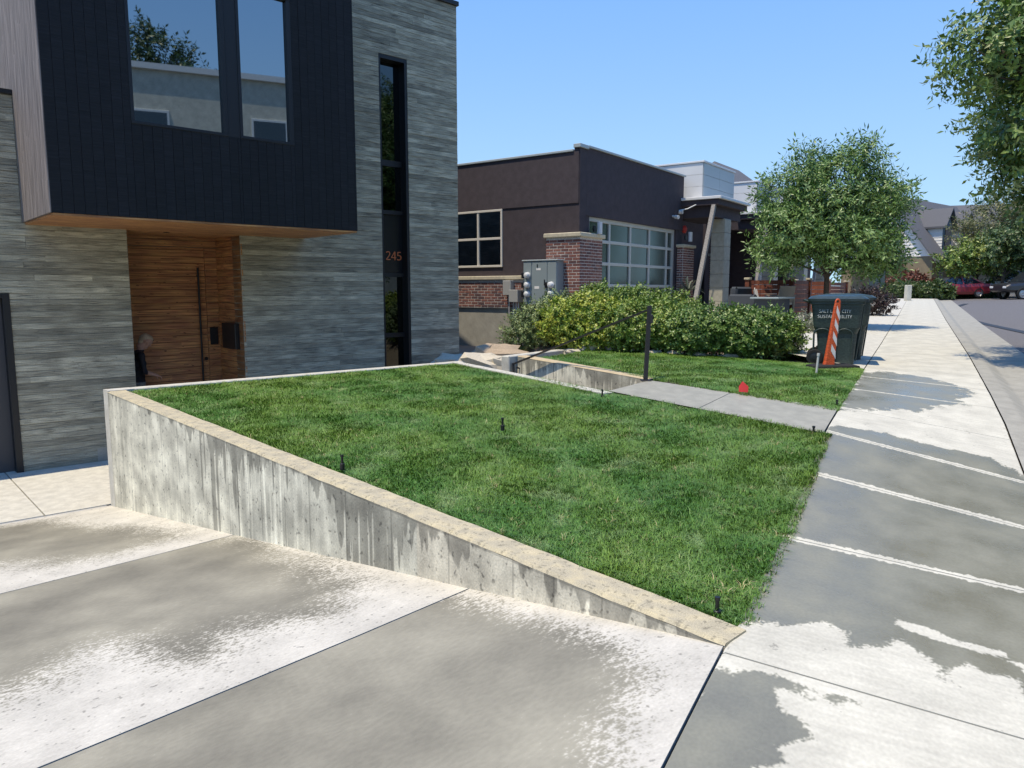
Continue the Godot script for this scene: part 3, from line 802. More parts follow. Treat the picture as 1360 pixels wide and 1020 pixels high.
# ---------------------------------------------------------------- the raised lawn and its walls
const PC := Vector2(-0.64, 2.94)
const PN := Vector2(-0.19, 11.6)
func build_planter() -> void:
	var o := thing("planter_wall", "pale cast concrete retaining wall with tan wet top round the raised lawn", "retaining wall")
	# long sloping wall on the driveway side
	var mb := MB.new(); var top := MB.new()
	var N := 160
	var wid := 0.20
	var dirv := (PN - PC).normalized(); var inn := Vector2(dirv.y, -dirv.x)
	if inn.x < 0: inn = -inn
	var prev := []
	for i in N + 1:
		var q := PC.lerp(PN, i / float(N))
		var s := 8.67 * i / N
		var yt := lerpf(0.36, 0.005, i / float(N))
		var yb := drive_y(q.x, q.y) - 0.10
		var qi := q + inn * wid
		var ch := minf(0.018, maxf(0.002, (yt - yb) * 0.1))
		var cur := [hw(q.x, yb, q.y), hw(q.x, yt - ch, q.y), hw(q.x + inn.x * ch, yt, q.y + inn.y * ch), hw(qi.x, yt, qi.y), hw(qi.x, yb - 0.3, qi.y), s, yt - yb]
		if i > 0 and i * 8.67 / N > 0.2:
			var u0: float = prev[5] / 8.7; var u1: float = s / 8.7
			mb.quad_uv(prev[0], cur[0], cur[1], prev[1], Vector2(prev[5], prev[6]), Vector2(s, cur[6]), Vector2(s, 0.018), Vector2(prev[5], 0.018))
			top.quad(prev[1], cur[1], cur[2], prev[2], Vector2(s, 0)); top.quad(prev[2], cur[2], cur[3], prev[3], Vector2(s, 0))
			top.quad(prev[3], cur[3], cur[4], prev[4])
		prev = cur
	# end by the sidewalk
	top.quad(prev[0], prev[4], prev[3], prev[2])
	obj("side_wall", mb, M.planter, o, "pale board-marked wall face streaked with dark runs of water")
	# worn edges
	var wn := FastNoiseLite.new(); wn.seed = 8; wn.frequency = 2.2; wn.fractal_octaves = 3
	for i in top.v.size(): top.v[i] += Vector3(wn.get_noise_3dv(top.v[i]) * 0.008, wn.get_noise_3dv(top.v[i] * 1.7) * 0.005, wn.get_noise_3dv(top.v[i] + Vector3(9, 0, 0)) * 0.008)
	obj("wall_top", top, M.coping_tan, o, "tan damp top of the sloping wall")
	# end pier with a groove beside it
	var q0 := PC.lerp(PN, 0.0); var q1 := PC.lerp(PN, 0.205 / 8.67)
	var pier := MB.new()
	var a := hw(q0.x, -1.25, q0.y); var b := hw(q1.x, -1.25, q1.y)
	var up := Vector3(0, 1.61, 0); var back := (hw(q0.x + 0.3, -1.25, q0.y) - a)
	pier.quad(a, b, b + up, a + up); pier.quad(b, b + back, b + back + up, b + up); pier.quad(a + back, a, a + up, a + up + back); pier.quad(a + up, b + up, b + up + back, a + up + back)
	var pr := obj("end_pier", pier, M.concrete, o)
	var gap := MB.new()
	var c0 := PC.lerp(PN, 0.2 / 8.67) + inn * 0.015; var c1 := PC.lerp(PN, 0.26 / 8.67) + inn * 0.015
	gap.quad(hw(c0.x, -1.25, c0.y), hw(c1.x, -1.25, c1.y), hw(c1.x, 0.35, c1.y), hw(c0.x, 0.35, c0.y))
	obj("groove", gap, M.concrete_dull, o)
	# back wall facing the house, and the wall beside the stairs
	var bw := MB.new()
	bw.cbox(Vector3(-0.34, -0.1, 2.94 + 0.0), Vector3(5.05, 1.53, 3.12), 0.012)
	var b1 := obj("back_wall", bw, M.concrete_pale, o)
	b1.position = H_O; b1.rotation.y = frame_turn(H_AZ)
	var rw := MB.new()
	var k0 := in_frame(H_O, H_AZ, Vector3(4.98, 0, 3.0)); k0.y = 0
	var e0 := Vector3(1.27, 0, -9.2)
	var sd := (e0 - k0).normalized(); var sx := Vector3(-sd.z, 0, sd.x)
	var y0 := 0.365; var y1 := 0.335
	for w in [[0.0, 0.12]]:
		var pa := k0; var pb := e0; var qa := k0 - sx * 0.16; var qb := e0 - sx * 0.16
		if qa.x > pa.x: qa = k0 + sx * 0.16; qb = e0 + sx * 0.16
		var V := func(p: Vector3, y: float) -> Vector3: return Vector3(p.x, y, p.z)
		rw.quad(V.call(qa, y0), V.call(qb, y1), V.call(pb, y1), V.call(pa, y0))
		rw.quad(V.call(pb, -1.2), V.call(pa, -1.2), V.call(pa, y0), V.call(pb, y1))
		rw.quad(V.call(qa, -1.2), V.call(qb, -1.2), V.call(qb, y1), V.call(qa, y0))
		rw.quad(V.call(qb, -1.2), V.call(pb, -1.2), V.call(pb, y1), V.call(qb, y1))
	obj("stair_side_wall", rw, M.concrete, o)

const WE := Vector3(2.825, 0.318, -6.628)      # walkway corners at the sidewalk
const WF := Vector3(3.49, 0.35, -7.85)
const WP := Vector3(1.93, 0.355, -10.30)     # where the rail post stands
const WQ := Vector3(1.22, 0.345, -9.28)
func build_walkway() -> void:
	var root := Node3D.new(); root.name = "walkway"; add_child(root)
	tag(root, "smooth damp concrete path from sidewalk to the sunken stairs", "walkway", "", "structure")
	for k in 2:
		var a := WE.lerp(WQ, 0.0 if k == 0 else 0.502); var b := WE.lerp(WQ, 0.498 if k == 0 else 1.0)
		var c := WF.lerp(WP, 0.498 if k == 0 else 1.0); var d := WF.lerp(WP, 0.0 if k == 0 else 0.502)
		var mb := MB.new()
		mb.quad(a, d, c, b)
		var dn := Vector3(0, -0.14, 0)
		mb.quad(b, c, c + dn, b + dn); mb.quad(a + dn, d + dn, d, a)
		obj("slab", mb, M.path, root)
	var dirv := (WQ - WE).normalized(); dirv.y = 0
	var wv := (WP - WQ); wv.y = 0
	for k in 8:
		var mb := MB.new()
		var p := WQ + dirv * (0.30 * k + 0.002); var y := 0.345 - 0.17 * (k + 1)
		p.y = y; var q := p + wv; var p2 := p + dirv * 0.30; var q2 := q + dirv * 0.30
		var dn := Vector3(0, -0.17, 0)
		mb.quad(p, q, q2, p2); mb.quad(p2, q2, q2 + dn, p2 + dn)
		obj("step", mb, M.concrete, root)
	# retaining wall on the far side of the stairs and its arm along the garden
	var o := thing("stair_retaining_wall", "low concrete wall with water streaks beside sunken stairs and rail", "retaining wall")
	var pts := [Vector3(1.93, 0.372, -10.31), Vector3(0.10, 0.455, -13.12)]
	var sd: Vector3 = (pts[1] - pts[0]); sd.y = 0; sd = sd.normalized(); var sx := Vector3(-sd.z, 0, sd.x)
	if sx.x < 0: sx = -sx
	var f := MB.new(); var tpm := MB.new()
	var pa: Vector3 = pts[0]; var pb: Vector3 = pts[1]
	var V := func(p: Vector3, y: float) -> Vector3: return Vector3(p.x, y, p.z)
	var L := Vector2(pb.x - pa.x, pb.z - pa.z).length()
	f.quad_uv(V.call(pa, -1.2), V.call(pb, -1.2), pb - Vector3(0, 0.015, 0), pa - Vector3(0, 0.015, 0), Vector2(6.7, 1.5), Vector2(6.7 - L, 1.6), Vector2(6.7 - L, 0.02), Vector2(6.7, 0.02))
	var ob := 0.20
	tpm.quad(pa - Vector3(0, 0.015, 0), pb - Vector3(0, 0.015, 0), pb + sx * 0.015, pa + sx * 0.015)
	tpm.quad(pa + sx * 0.015, pb + sx * 0.015, pb + sx * ob, pa + sx * ob)
	tpm.quad(pa + sx * ob, pb + sx * ob, V.call(pb + sx * ob, -0.3), V.call(pa + sx * ob, -0.3))
	f.quad(V.call(pb, -1.2), V.call(pb + sx * ob, -1.2), pb + sx * ob, pb - Vector3(0, 0.015, 0))
	obj("wall_face", f, M.planter, o)
	obj("wall_top", tpm, M.coping_pale, o)
	var arm := MB.new()
	arm.cbox(Vector3(-4.15, -1.2, 0.92), Vector3(-1.05, 0.055, 1.10), 0.015)
	var am := obj("garden_arm", arm, M.concrete_pale, o)
	am.position = Vector3(1.5, 0.4, -17.0); am.rotation.y = frame_turn(N_AZ)

# lawns: a sheet of soil and very many blades
func blade_tuft(sd: int, n: int, hgt: float, spread: float, wid: float) -> ArrayMesh:
	var r := RandomNumberGenerator.new(); r.seed = sd
	var mb := MB.new()
	for k in n:
		var a := r.randf() * TAU; var d := sqrt(r.randf()) * spread
		var p := Vector3(cos(a) * d, -0.01, sin(a) * d)
		var la := r.randf() * TAU; var lean := r.randf_range(0.35, 1.4)
		var h := hgt * r.randf_range(0.55, 1.15)
		var dir := Vector3(cos(la), 0, sin(la))
		var side := Vector3(-dir.z, 0, dir.x).rotated(Vector3.UP, r.randf_range(-0.9, 0.9)) * wid * r.randf_range(0.6, 1.2) / 2
		var m := p + Vector3.UP * h * 0.55 + dir * h * 0.22 * lean
		var t := p + Vector3.UP * h * (1.0 - 0.45 * lean * 0.8) + dir * h * 0.75 * lean
		var g := r.randf_range(0.75, 1.3)
		mb.col = Color(g * r.randf_range(0.9, 1.12), g, g * r.randf_range(0.8, 1.1))
		var nn := (Vector3.UP * 0.9 + dir * -0.25 + side.normalized() * r.randf_range(-0.4, 0.4)).normalized()
		mb.tri_n(p - side, p + side, m + side * 0.9, nn, nn, nn); mb.tri_n(p - side, m + side * 0.9, m - side * 0.9, nn, nn, nn)
		mb.tri_n(m - side * 0.9, m + side * 0.9, t, nn, nn, nn)
	return mb.mesh(M.blade)

func scatter(called: String, label: String, meshes: Array, xf: Array, cols: Array, parent: Node = self, cat := "", kind := "stuff") -> void:
	# xf[i], cols[i] belong to meshes[i]
	var holder := parent
	for i in meshes.size():
		var mm := MultiMesh.new()
		mm.transform_format = MultiMesh.TRANSFORM_3D; mm.use_colors = true
		mm.mesh = meshes[i]; mm.instance_count = xf[i].size()
		for k in xf[i].size():
			mm.set_instance_transform(k, xf[i][k]); mm.set_instance_color(k, cols[i][k])
		var o := MultiMeshInstance3D.new(); o.multimesh = mm
		o.name = numbered(called) if parent == self else called
		if parent == self: tag(o, label, cat, "", kind)
		elif kind: o.set_meta("kind", kind)
		parent.add_child(o, true)

# many small plants' twigs joined into one mesh: meshes[i] is placed at xf[i], tinted cols[i] (a few tints per mesh)
func bake(called: String, meshes: Array, xf: Array, parent: Node, m: Material) -> void:
	var a := []; a.resize(Mesh.ARRAY_MAX)
	var v := PackedVector3Array(); var n := PackedVector3Array(); var c := PackedColorArray()
	for i in meshes.size():
		if xf[i].is_empty(): continue
		var q: Array = meshes[i].surface_get_arrays(0)
		for t in xf[i]:
			v.append_array(t * q[Mesh.ARRAY_VERTEX]); n.append_array(Transform3D(t.basis.orthonormalized(), Vector3.ZERO) * q[Mesh.ARRAY_NORMAL]); c.append_array(q[Mesh.ARRAY_COLOR])
	a[Mesh.ARRAY_VERTEX] = v; a[Mesh.ARRAY_NORMAL] = n; a[Mesh.ARRAY_COLOR] = c
	var am := ArrayMesh.new(); am.add_surface_from_arrays(Mesh.PRIMITIVE_TRIANGLES, a); am.surface_set_material(0, m)
	inst(called, am, parent)

func tinted(me: ArrayMesh, c: Color) -> ArrayMesh:
	var a := me.surface_get_arrays(0)
	var q: PackedColorArray = a[Mesh.ARRAY_COLOR]
	for i in q.size(): q[i] = Color(q[i].r * c.r, q[i].g * c.g, q[i].b * c.b)
	a[Mesh.ARRAY_COLOR] = q
	var am := ArrayMesh.new(); am.add_surface_from_arrays(Mesh.PRIMITIVE_TRIANGLES, a)
	return am

func lawn(called: String, label: String, a: Callable, area_n: int, near_hgt: float, sd: int, rows: int, hue: float) -> void:
	# a(s, b) -> point on the lawn, s 0 back .. 1 front, b 0 left .. 1 right
	var mb := MB.new(); var g := []
	for i in rows + 1:
		var row := []
		for j in rows + 1: row.append(a.call(i / float(rows), j / float(rows)) - Vector3(0, 0.02, 0))
		g.append(row)
	mb.sheet(g)
	var soil := struct(called + "_soil", mb, M.soil)
	var r := RandomNumberGenerator.new(); r.seed = sd
	var f := FastNoiseLite.new(); f.seed = sd + 1; f.frequency = 0.55; f.fractal_octaves = 3
	var f2 := FastNoiseLite.new(); f2.seed = sd + 2; f2.frequency = 1.7; f2.fractal_octaves = 3
	var f3 := FastNoiseLite.new(); f3.seed = sd + 3; f3.frequency = 0.8; f3.fractal_octaves = 2
	var meshes := []
	for k in 4: meshes.append(blade_tuft(sd * 10 + k, 14, near_hgt, 0.034, 0.0044))
	var xf := [[], [], [], []]; var cl := [[], [], [], []]
	for k in area_n:
		var p: Vector3 = a.call(r.randf_range(-0.002, 1.004), r.randf_range(-0.006, 1.005))
		var n1 := f.get_noise_2d(p.x, p.z); var n2 := f2.get_noise_2d(p.x, p.z)
		var m := r.randi() % 4
		# the blades lie over in drifts
		var lie := f3.get_noise_2d(p.x, p.z) * 3.0
		var tilt := 0.14 + 0.12 * f2.get_noise_2d(p.z + 40.0, p.x)
		var bs := Basis(Vector3(cos(lie * 2.0), 0, sin(lie * 2.0)), tilt) * Basis(Vector3.UP, r.randf() * TAU)
		var s := r.randf_range(0.75, 1.25)
		xf[m].append(Transform3D(bs.scaled(Vector3(s, s * r.randf_range(0.6, 1.2) * (1.0 + 0.2 * n1 - 0.5 * clampf(n2 * 1.9 - 0.42, 0, 0.7)), s)), p - Vector3(0, 0.006, 0)))
		var c := Color(0.078, 0.195, 0.028).lerp(Color(0.130, 0.238, 0.032), clampf(0.5 + n1 * 1.5 + hue, 0, 1))
		c = c.lerp(Color(0.25, 0.36, 0.14), clampf(n2 * 1.9 - 0.42, 0, 0.7) + (0.45 if r.randf() < 0.10 else 0.0))
		if r.randf() < 0.018: c = Color(0.36, 0.33, 0.16)
		c = c * r.randf_range(0.8, 1.25)
		cl[m].append(Color(c.r, c.g, c.b))
	scatter(called, label, meshes, xf, cl, self, "grass")

func build_lawns() -> void:
	var k0 := in_frame(H_O, H_AZ, Vector3(4.85, 0, 3.16)); k0.y = 0.325
	var c0 := in_frame(H_O, H_AZ, Vector3(-0.36, 0, 3.16)); c0.y = 0.315
	var n0 := in_frame(H_O, H_AZ, Vector3(0.07, 0, 11.45)); n0.y = -0.01
	var e0 := Vector3(2.78, 0.315, -6.68)
	var a := func(s: float, b: float) -> Vector3:
		var back := c0.lerp(k0, b)
		var tf := lerpf(0.16, 3.92, b)
		var front := tp(tf, 0.012, prof_l(tf) - 0.012)
		if b < 0.04: front = n0.lerp(front, b / 0.04)
		var p := back.lerp(front, s)
		# right-hand border runs along the path
		return p + Vector3(0, 0.03 * sin(s * PI) * sin(b * PI), 0)
	lawn("front_lawn", "raised front lawn of thick green sod inside the planter wall", a, 80000, 0.064, 301, 24, 0.0)
	# lawn beyond the path
	var p00 := Vector3(0.42, 0.40, -13.15); var p10 := Vector3(2.10, 0.36, -10.30)
	var p20 := Vector3(3.56, 0.345, -7.90)
	var a2 := func(s: float, b: float) -> Vector3:
		# b from the path (0) to the bins (1); s from the hedge (0) to the sidewalk (1)
		var l := p00.lerp(p20, s)
		var hz := Vector3(4.55, 0, -12.55)
		var tr := 9.25
		var fr := tp(tr, -0.02, prof_l(tr) - 0.01)
		hz.y = yard_y(hz.x, hz.z) - 0.02
		var bk := Vector3(2.2, 0, -15.0).lerp(hz, b) if b > 0.0 else p00
		var top: Vector3
		if b < 0.35: top = p00.lerp(Vector3(2.0, 0.44, -15.1), b / 0.35)
		else: top = Vector3(2.0, 0.44, -15.1).lerp(hz, (b - 0.35) / 0.65)
		var tf := lerpf(5.17, tr, b)
		var bot := tp(tf, -0.02, prof_l(tf) - 0.01)
		return top.lerp(bot, s)
	lawn("side_lawn", "flat green lawn strip between concrete path and clipped hedge", a2, 26000, 0.055, 402, 16, 0.12)
	var a3 := func(s: float, b: float) -> Vector3:
		var x := lerpf(4.7, 6.0, b); var z := lerpf(-15.2, -13.2, s)
		return Vector3(x, yard_y(x, z) - 0.02, z)
	lawn("dry_grass", "small patch of yellowed dry grass behind the green bin", a3, 4200, 0.05, 503, 6, 0.9)
# ---------------------------------------------------------------- the modern house
func plank_mesh(size: Vector3, m: Material, off: Vector2, ch := 0.004, turned := false) -> ArrayMesh:
	var mb := MB.new()
	mb.cbox(Vector3.ZERO, size, ch, off)
	if turned:
		for i in mb.uv.size(): mb.uv[i] = Vector2(mb.uv[i].y, mb.uv[i].x)
	return mb.mesh(m)

func courses(parent: Node, x0: float, x1: float, y0: float, y1: float, r: RandomNumberGenerator) -> void:
	var n := roundi((y1 - y0) / 0.092); var hh := (y1 - y0) / n
	for i in n:
		var x := x0
		while x < x1 - 0.01:
			var e := minf(x1, x + r.randf_range(1.8, 4.0))
			if x1 - e < 0.7: e = x1
			var mb := MB.new()
			mb.cbox(Vector3(0, 0, -0.03), Vector3(e - x - 0.002, hh - 0.004, 0.0), 0.005, Vector2(r.randf() * 9, r.randf() * 9))
			var o := obj("board_mark", mb, M.board[r.randi() % 6], parent)
			o.position = Vector3(x, y0 + i * hh, r.randf_range(-0.006, 0.0))
			x = e

func build_house() -> void:
	var h := thing("modern_house", "modern house of board-marked concrete with black cantilevered upper storey", "house", H_O, frame_turn(H_AZ))
	var r := RandomNumberGenerator.new(); r.seed = 77
	# concrete walls: a core, and the courses its form boards left on the face
	var mb := MB.new()
	mb.box(Vector3(-1.10, -0.1, -0.35), Vector3(0.545, 3.785, -0.01))
	mb.box(Vector3(-1.10, 3.785, -0.35), Vector3(-0.875, 5.62, -0.01))
	mb.box(Vector3(-7.5, 2.73, -0.35), Vector3(-1.10, 5.62, -0.01))
	var cw := obj("concrete_wall", mb, M.board[3], h, "low concrete wall with horizontal board marks left of the entrance")
	courses(cw, -1.13, 0.55, 0.0, 2.73, r); courses(cw, -3.4, 0.55, 2.73, 3.785, r); courses(cw, -3.4, -0.89, 3.785, 5.62, r)
	mb = MB.new()
	mb.box(Vector3(2.425, -0.1, -0.4), Vector3(5.405, 8.86, -0.01))
	mb.box(Vector3(5.405, 7.505, -0.4), Vector3(6.095, 8.86, -0.01))
	mb.box(Vector3(6.095, -0.1, -0.4), Vector3(7.39, 8.86, -0.01))
	mb.box(Vector3(7.05, -0.1, -8.0), Vector3(7.39, 8.86, -0.4))
	mb.box(Vector3(3.70, 8.0, -8.0), Vector3(7.05, 8.5, -0.4))
	var ct := obj("concrete_tower", mb, M.board[3], h, "tall board-marked concrete tower with slit window")
	courses(ct, 2.42, 5.41, 0.0, 3.785, r); courses(ct, 3.70, 5.41, 3.785, 7.50, r); courses(ct, 6.09, 7.40, 0.0, 7.50, r); courses(ct, 3.70, 7.40, 7.50, 8.86, r)
	mb = MB.new()
	mb.cbox(Vector3(3.70, 8.86, -8.03), Vector3(7.44, 8.95, 0.04), 0.006)
	obj("tower_coping", mb, M.black_metal, h)
	mb = MB.new()
	mb.cbox(Vector3(-7.5, 5.62, -0.4), Vector3(-0.885, 5.69, 0.04), 0.006)
	obj("wall_coping", mb, M.black_metal, h)
	mb = MB.new()
	mb.box(Vector3(-7.5, 5.3, -8.0), Vector3(-0.9, 5.4, -0.35)); mb.box(Vector3(-7.5, -0.1, -8.0), Vector3(7.05, 8.0, -7.9)); mb.box(Vector3(-7.5, -0.1, -7.9), Vector3(-7.3, 5.5, -0.35))
	obj("rear_shell", mb, M.concrete_dull, h)
	# garage door at the far left
	var gd := MB.new()
	gd.box(Vector3(-6.2, -0.02, -0.22), Vector3(-1.22, 2.66, -0.16))
	var gdo := obj("garage_door", gd, M.door_grey, h, "dark grey flat garage door")
	var gf := MB.new()
	gf.cbox(Vector3(-1.22, -0.02, -0.3), Vector3(-1.128, 2.728, 0.015), 0.004); gf.cbox(Vector3(-6.3, 2.66, -0.3), Vector3(-1.22, 2.728, 0.012), 0.004)
	obj("frame", gf, M.frame_black, gdo)
	# black box
	var bx := MB.new()
	bx.box(Vector3(-0.84, 3.80, -7.0), Vector3(3.65, 9.3, 1.87))
	var box := obj("upper_storey", bx, M.frame_black, h, "black wood clad box hanging over the entrance")
	var cuts := [0.17, 1.52, 1.70, 2.57]
	var us := [-0.87]
	while us[-1] < 3.67:
		var nx: float = us[-1] + 0.1345
		for c in cuts:
			if us[-1] < c - 0.01 and nx > c - 0.045: nx = c; break
		us.append(minf(nx, 3.68))
	for i in us.size() - 1:
		var a: float = us[i]; var b: float = us[i + 1]
		var mid := (a + b) / 2
		var spans := [[3.785, 9.3]]
		if mid > 0.17 and mid < 1.52 or mid > 1.70 and mid < 2.57: spans = [[3.785, 5.06], [7.28, 9.3]]
		elif mid > 1.52 and mid < 1.70: spans = [[3.785, 5.06], [7.28, 9.3]]
		for s in spans:
			var p := inst("plank", plank_mesh(Vector3(b - a - 0.003, s[1] - s[0], 0.04), M.black_plank[r.randi() % 5], Vector2(r.randf() * 3, r.randf() * 3), 0.002), box)
			p.position = Vector3(a, s[0], 1.91 + r.randf_range(-0.003, 0.003))
	# grey side
	var w := 1.95
	while w > -2.4:
		var b2 := 0.14
		var p := inst("side_plank", plank_mesh(Vector3(0.04, 5.5, b2 - 0.005), M.grey_plank[r.randi() % 5], Vector2(r.randf() * 3, r.randf() * 3), 0.004, true), box, "weathered grey wood plank on the side")
		p.position = Vector3(-0.885, 3.785, w - b2)
		w -= b2
	# wooden soffit
	w = 1.945
	while w > -1.15:
		var p := inst("soffit_board", plank_mesh(Vector3(4.52, 0.03, 0.155), M.cedar[r.randi() % 5], Vector2(r.randf() * 3, r.randf() * 3), 0.003), box)
		p.position = Vector3(-0.85, 3.755, w - 0.16)
		w -= 0.16
	# windows of the box
	for q in [[0.17, 1.52], [1.70, 2.57]]:
		var f := MB.new()
		var x0: float = q[0]; var x1: float = q[1]; var t := 0.045
		f.cbox(Vector3(x0, 5.06, 1.80), Vector3(x1, 5.06 + t, 1.958), 0.004); f.cbox(Vector3(x0, 7.28 - t, 1.80), Vector3(x1, 7.28, 1.958), 0.004)
		f.cbox(Vector3(x0, 5.06 + t, 1.80), Vector3(x0 + t, 7.28 - t, 1.955), 0.004); f.cbox(Vector3(x1 - t * 1.5, 5.06 + t, 1.80), Vector3(x1, 7.28 - t, 1.955), 0.004)
		var win := obj("window", f, M.frame_black, h, "large fixed window in the black box")
		var g := MB.new()
		g.box(Vector3(x0 + t, 5.06 + t, 1.885), Vector3(x1 - t * 1.5, 7.28 - t, 1.897))
		obj("pane", g, M.glass_up, win)
	var st := MB.new()
	st.cbox(Vector3(1.52, 5.06, 1.80), Vector3(1.70, 7.28, 1.945), 0.004)
	obj("mullion_panel", st, M.frame_black, h)
	# slit window in the tower
	var sw := MB.new()
	sw.box(Vector3(5.41, 0.0, -0.33), Vector3(5.45, 7.5, -0.012)); sw.box(Vector3(6.03, 0.0, -0.33), Vector3(6.09, 7.5, -0.012)); sw.box(Vector3(5.45, 7.42, -0.33), Vector3(6.03, 7.5, -0.014))
	sw.box(Vector3(5.45, 5.34, -0.33), Vector3(6.03, 5.46, -0.17)); sw.box(Vector3(5.45, 4.36, -0.33), Vector3(6.03, 4.44, -0.165)); sw.box(Vector3(5.45, 3.06, -0.33), Vector3(6.03, 3.14, -0.16)); sw.box(Vector3(5.45, 1.78, -0.33), Vector3(6.03, 1.87, -0.165))
	var slit := obj("slit_window", sw, M.frame_black, h, "tall narrow black framed window in the concrete tower")
	for q in [[5.46, 7.42], [4.44, 5.34], [1.87, 3.06], [0.0, 1.78]]:
		var g := MB.new()
		g.box(Vector3(5.45, q[0], -0.24), Vector3(6.03, q[1], -0.225))
		obj("pane", g, M.glass_dark, slit)
	var sp := MB.new()
	sp.box(Vector3(5.45, 3.14, -0.24), Vector3(6.03, 4.36, -0.20))
	obj("spandrel", sp, M.spandrel, slit)
	var tm := TextMesh.new(); tm.text = "245"; tm.font_size = 64; tm.pixel_size = 0.0039; tm.depth = 0.012
	var sf := SystemFont.new(); sf.font_names = PackedStringArray(["Droid Sans"]); tm.font = sf
	tm.material = M.number
	var num := inst("house_number", tm, h, "orange numerals 245 on the black glass"); num.position = Vector3(5.80, 3.50, -0.188)
	# entrance recess
	var back := MB.new()
	back.box(Vector3(-0.3, 0.0, -1.5), Vector3(2.6, 3.78, -1.25)); back.box(Vector3(2.47, 0.0, -1.25), Vector3(2.8, 3.78, -0.4)); back.box(Vector3(-0.3, 0.0, -1.25), Vector3(-0.1, 3.78, -0.35))
	back.box(Vector3(-0.1, -0.1, -1.25), Vector3(2.47, 0.22, 0.0))
	var rec := obj("entrance_recess", back, M.concrete_dull, h)
	var dcore := MB.new(); dcore.box(Vector3(0.55, 0.23, -1.245), Vector3(2.195, 3.56, -1.225))
	var door := obj("door", dcore, M.frame_black, h, "wide wooden plank door with long black pull")
	var y := 0.23
	var k := 0
	while y < 3.76:
		var bh := 0.122
		var y2 := minf(y + bh, 3.775)
		var under := y2 <= 3.575
		if y < 3.575 and y2 > 3.575: y2 = 3.575; under = true
		var hh := y2 - y - 0.006
		if under:
			var p := inst("plank", plank_mesh(Vector3(1.645, hh, 0.03), M.cedar[r.randi() % 5], Vector2(r.randf() * 5, r.randf() * 5), 0.003), door)
			p.position = Vector3(0.55, y, -1.22)
			var p2 := inst("plank", plank_mesh(Vector3(0.245, hh, 0.03), M.cedar[r.randi() % 5], Vector2(r.randf() * 5, r.randf() * 5), 0.003), rec)
			p2.position = Vector3(2.203, y, -1.22)
		else:
			var p3 := inst("plank", plank_mesh(Vector3(2.5, hh, 0.03), M.cedar[r.randi() % 5], Vector2(r.randf() * 5, r.randf() * 5), 0.003), rec)
			p3.position = Vector3(-0.05, y + 0.005, -1.22)
		var p4 := inst("plank", plank_mesh(Vector3(0.03, hh, 1.18), M.cedar[r.randi() % 5], Vector2(r.randf() * 5, r.randf() * 5), 0.003), rec)
		p4.position = Vector3(2.425, y, -1.185)
		y = y2
		k += 1
	var hd := MB.new()
	hd.tube([Vector3(2.045, 0.75, -1.12), Vector3(2.045, 3.2, -1.12)], [0.019, 0.019], 10)
	for yy in [0.9, 3.05]: hd.tube([Vector3(2.045, yy, -1.19), Vector3(2.045, yy, -1.12)], [0.012, 0.012], 8)
	obj("handle", hd, M.black_metal, door)
	var lk := MB.new(); lk.lathe(Vector3(2.145, 1.47, -1.19), Vector3(0, 0, 1), [[0.035, 0.0], [0.035, 0.012], [0.02, 0.03], [0.0, 0.03]], 14)
	obj("lock", lk, M.black_metal, door)
	var kp := MB.new(); kp.cbox(Vector3(2.235, 1.74, -1.19), Vector3(2.385, 2.07, -1.155), 0.008)
	obj("intercom", kp, M.black_metal, h, "small black intercom panel beside the door")
	var ml := MB.new(); ml.cbox(Vector3(2.34, 1.69, -0.85), Vector3(2.424, 2.17, -0.22), 0.008)
	obj("mailbox", ml, M.black_metal, h, "flat black mailbox on the wooden side wall")
	var sl := MB.new(); sl.lathe(Vector3(1.2, 3.752, -0.1), Vector3(0, -1, 0), [[0.0, 0.0], [0.05, 0.0], [0.05, 0.006], [0.035, 0.006]], 14)
	obj("soffit_spot", sl, M.black_metal, h)

# ---------------------------------------------------------------- row houses next door
var brick_meshes := {}
func brick(parent: Node, len: float, at: Vector3, turn: float, r: RandomNumberGenerator) -> void:
	var mi := r.randi() % 5
	if mi == 4 and r.randf() < 0.5: mi = 0
	var key := "%d_%d" % [int(len * 1000), mi]
	if not brick_meshes.has(key):
		var mb := MB.new(); mb.cbox(Vector3(0, 0, -0.03), Vector3(len, 0.053, 0.0), 0.003, Vector2(r.randf(), r.randf()))
		brick_meshes[key] = mb.mesh(M.brick[mi])
	var o := inst("brick", brick_meshes[key], parent)
	o.position = at; o.rotation.y = turn
# a face of bricks: from p along dir (unit, horizontal), length L, height from y0 to y1; dir x up points outward
func brick_face(parent: Node, p: Vector3, turn: float, L: float, y0: float, y1: float, r: RandomNumberGenerator) -> void:
	var b := Basis(Vector3.UP, turn)
	var row := 0
	var y := y0
	while y + 0.058 <= y1:
		var x := 0.0
		if row % 2 == 1:
			brick(parent, 0.094, p + Vector3(0, y, 0) + b * Vector3(0, 0, r.randf_range(-0.002, 0.002)), turn, r); x = 0.104
		while x + 0.02 < L:
			var l := 0.194 if x + 0.194 <= L + 0.001 else L - x
			brick(parent, l, p + Vector3(0, y, 0) + b * Vector3(x, 0, r.randf_range(-0.002, 0.002)), turn, r)
			x += l + 0.013
		y += 0.0677; row += 1

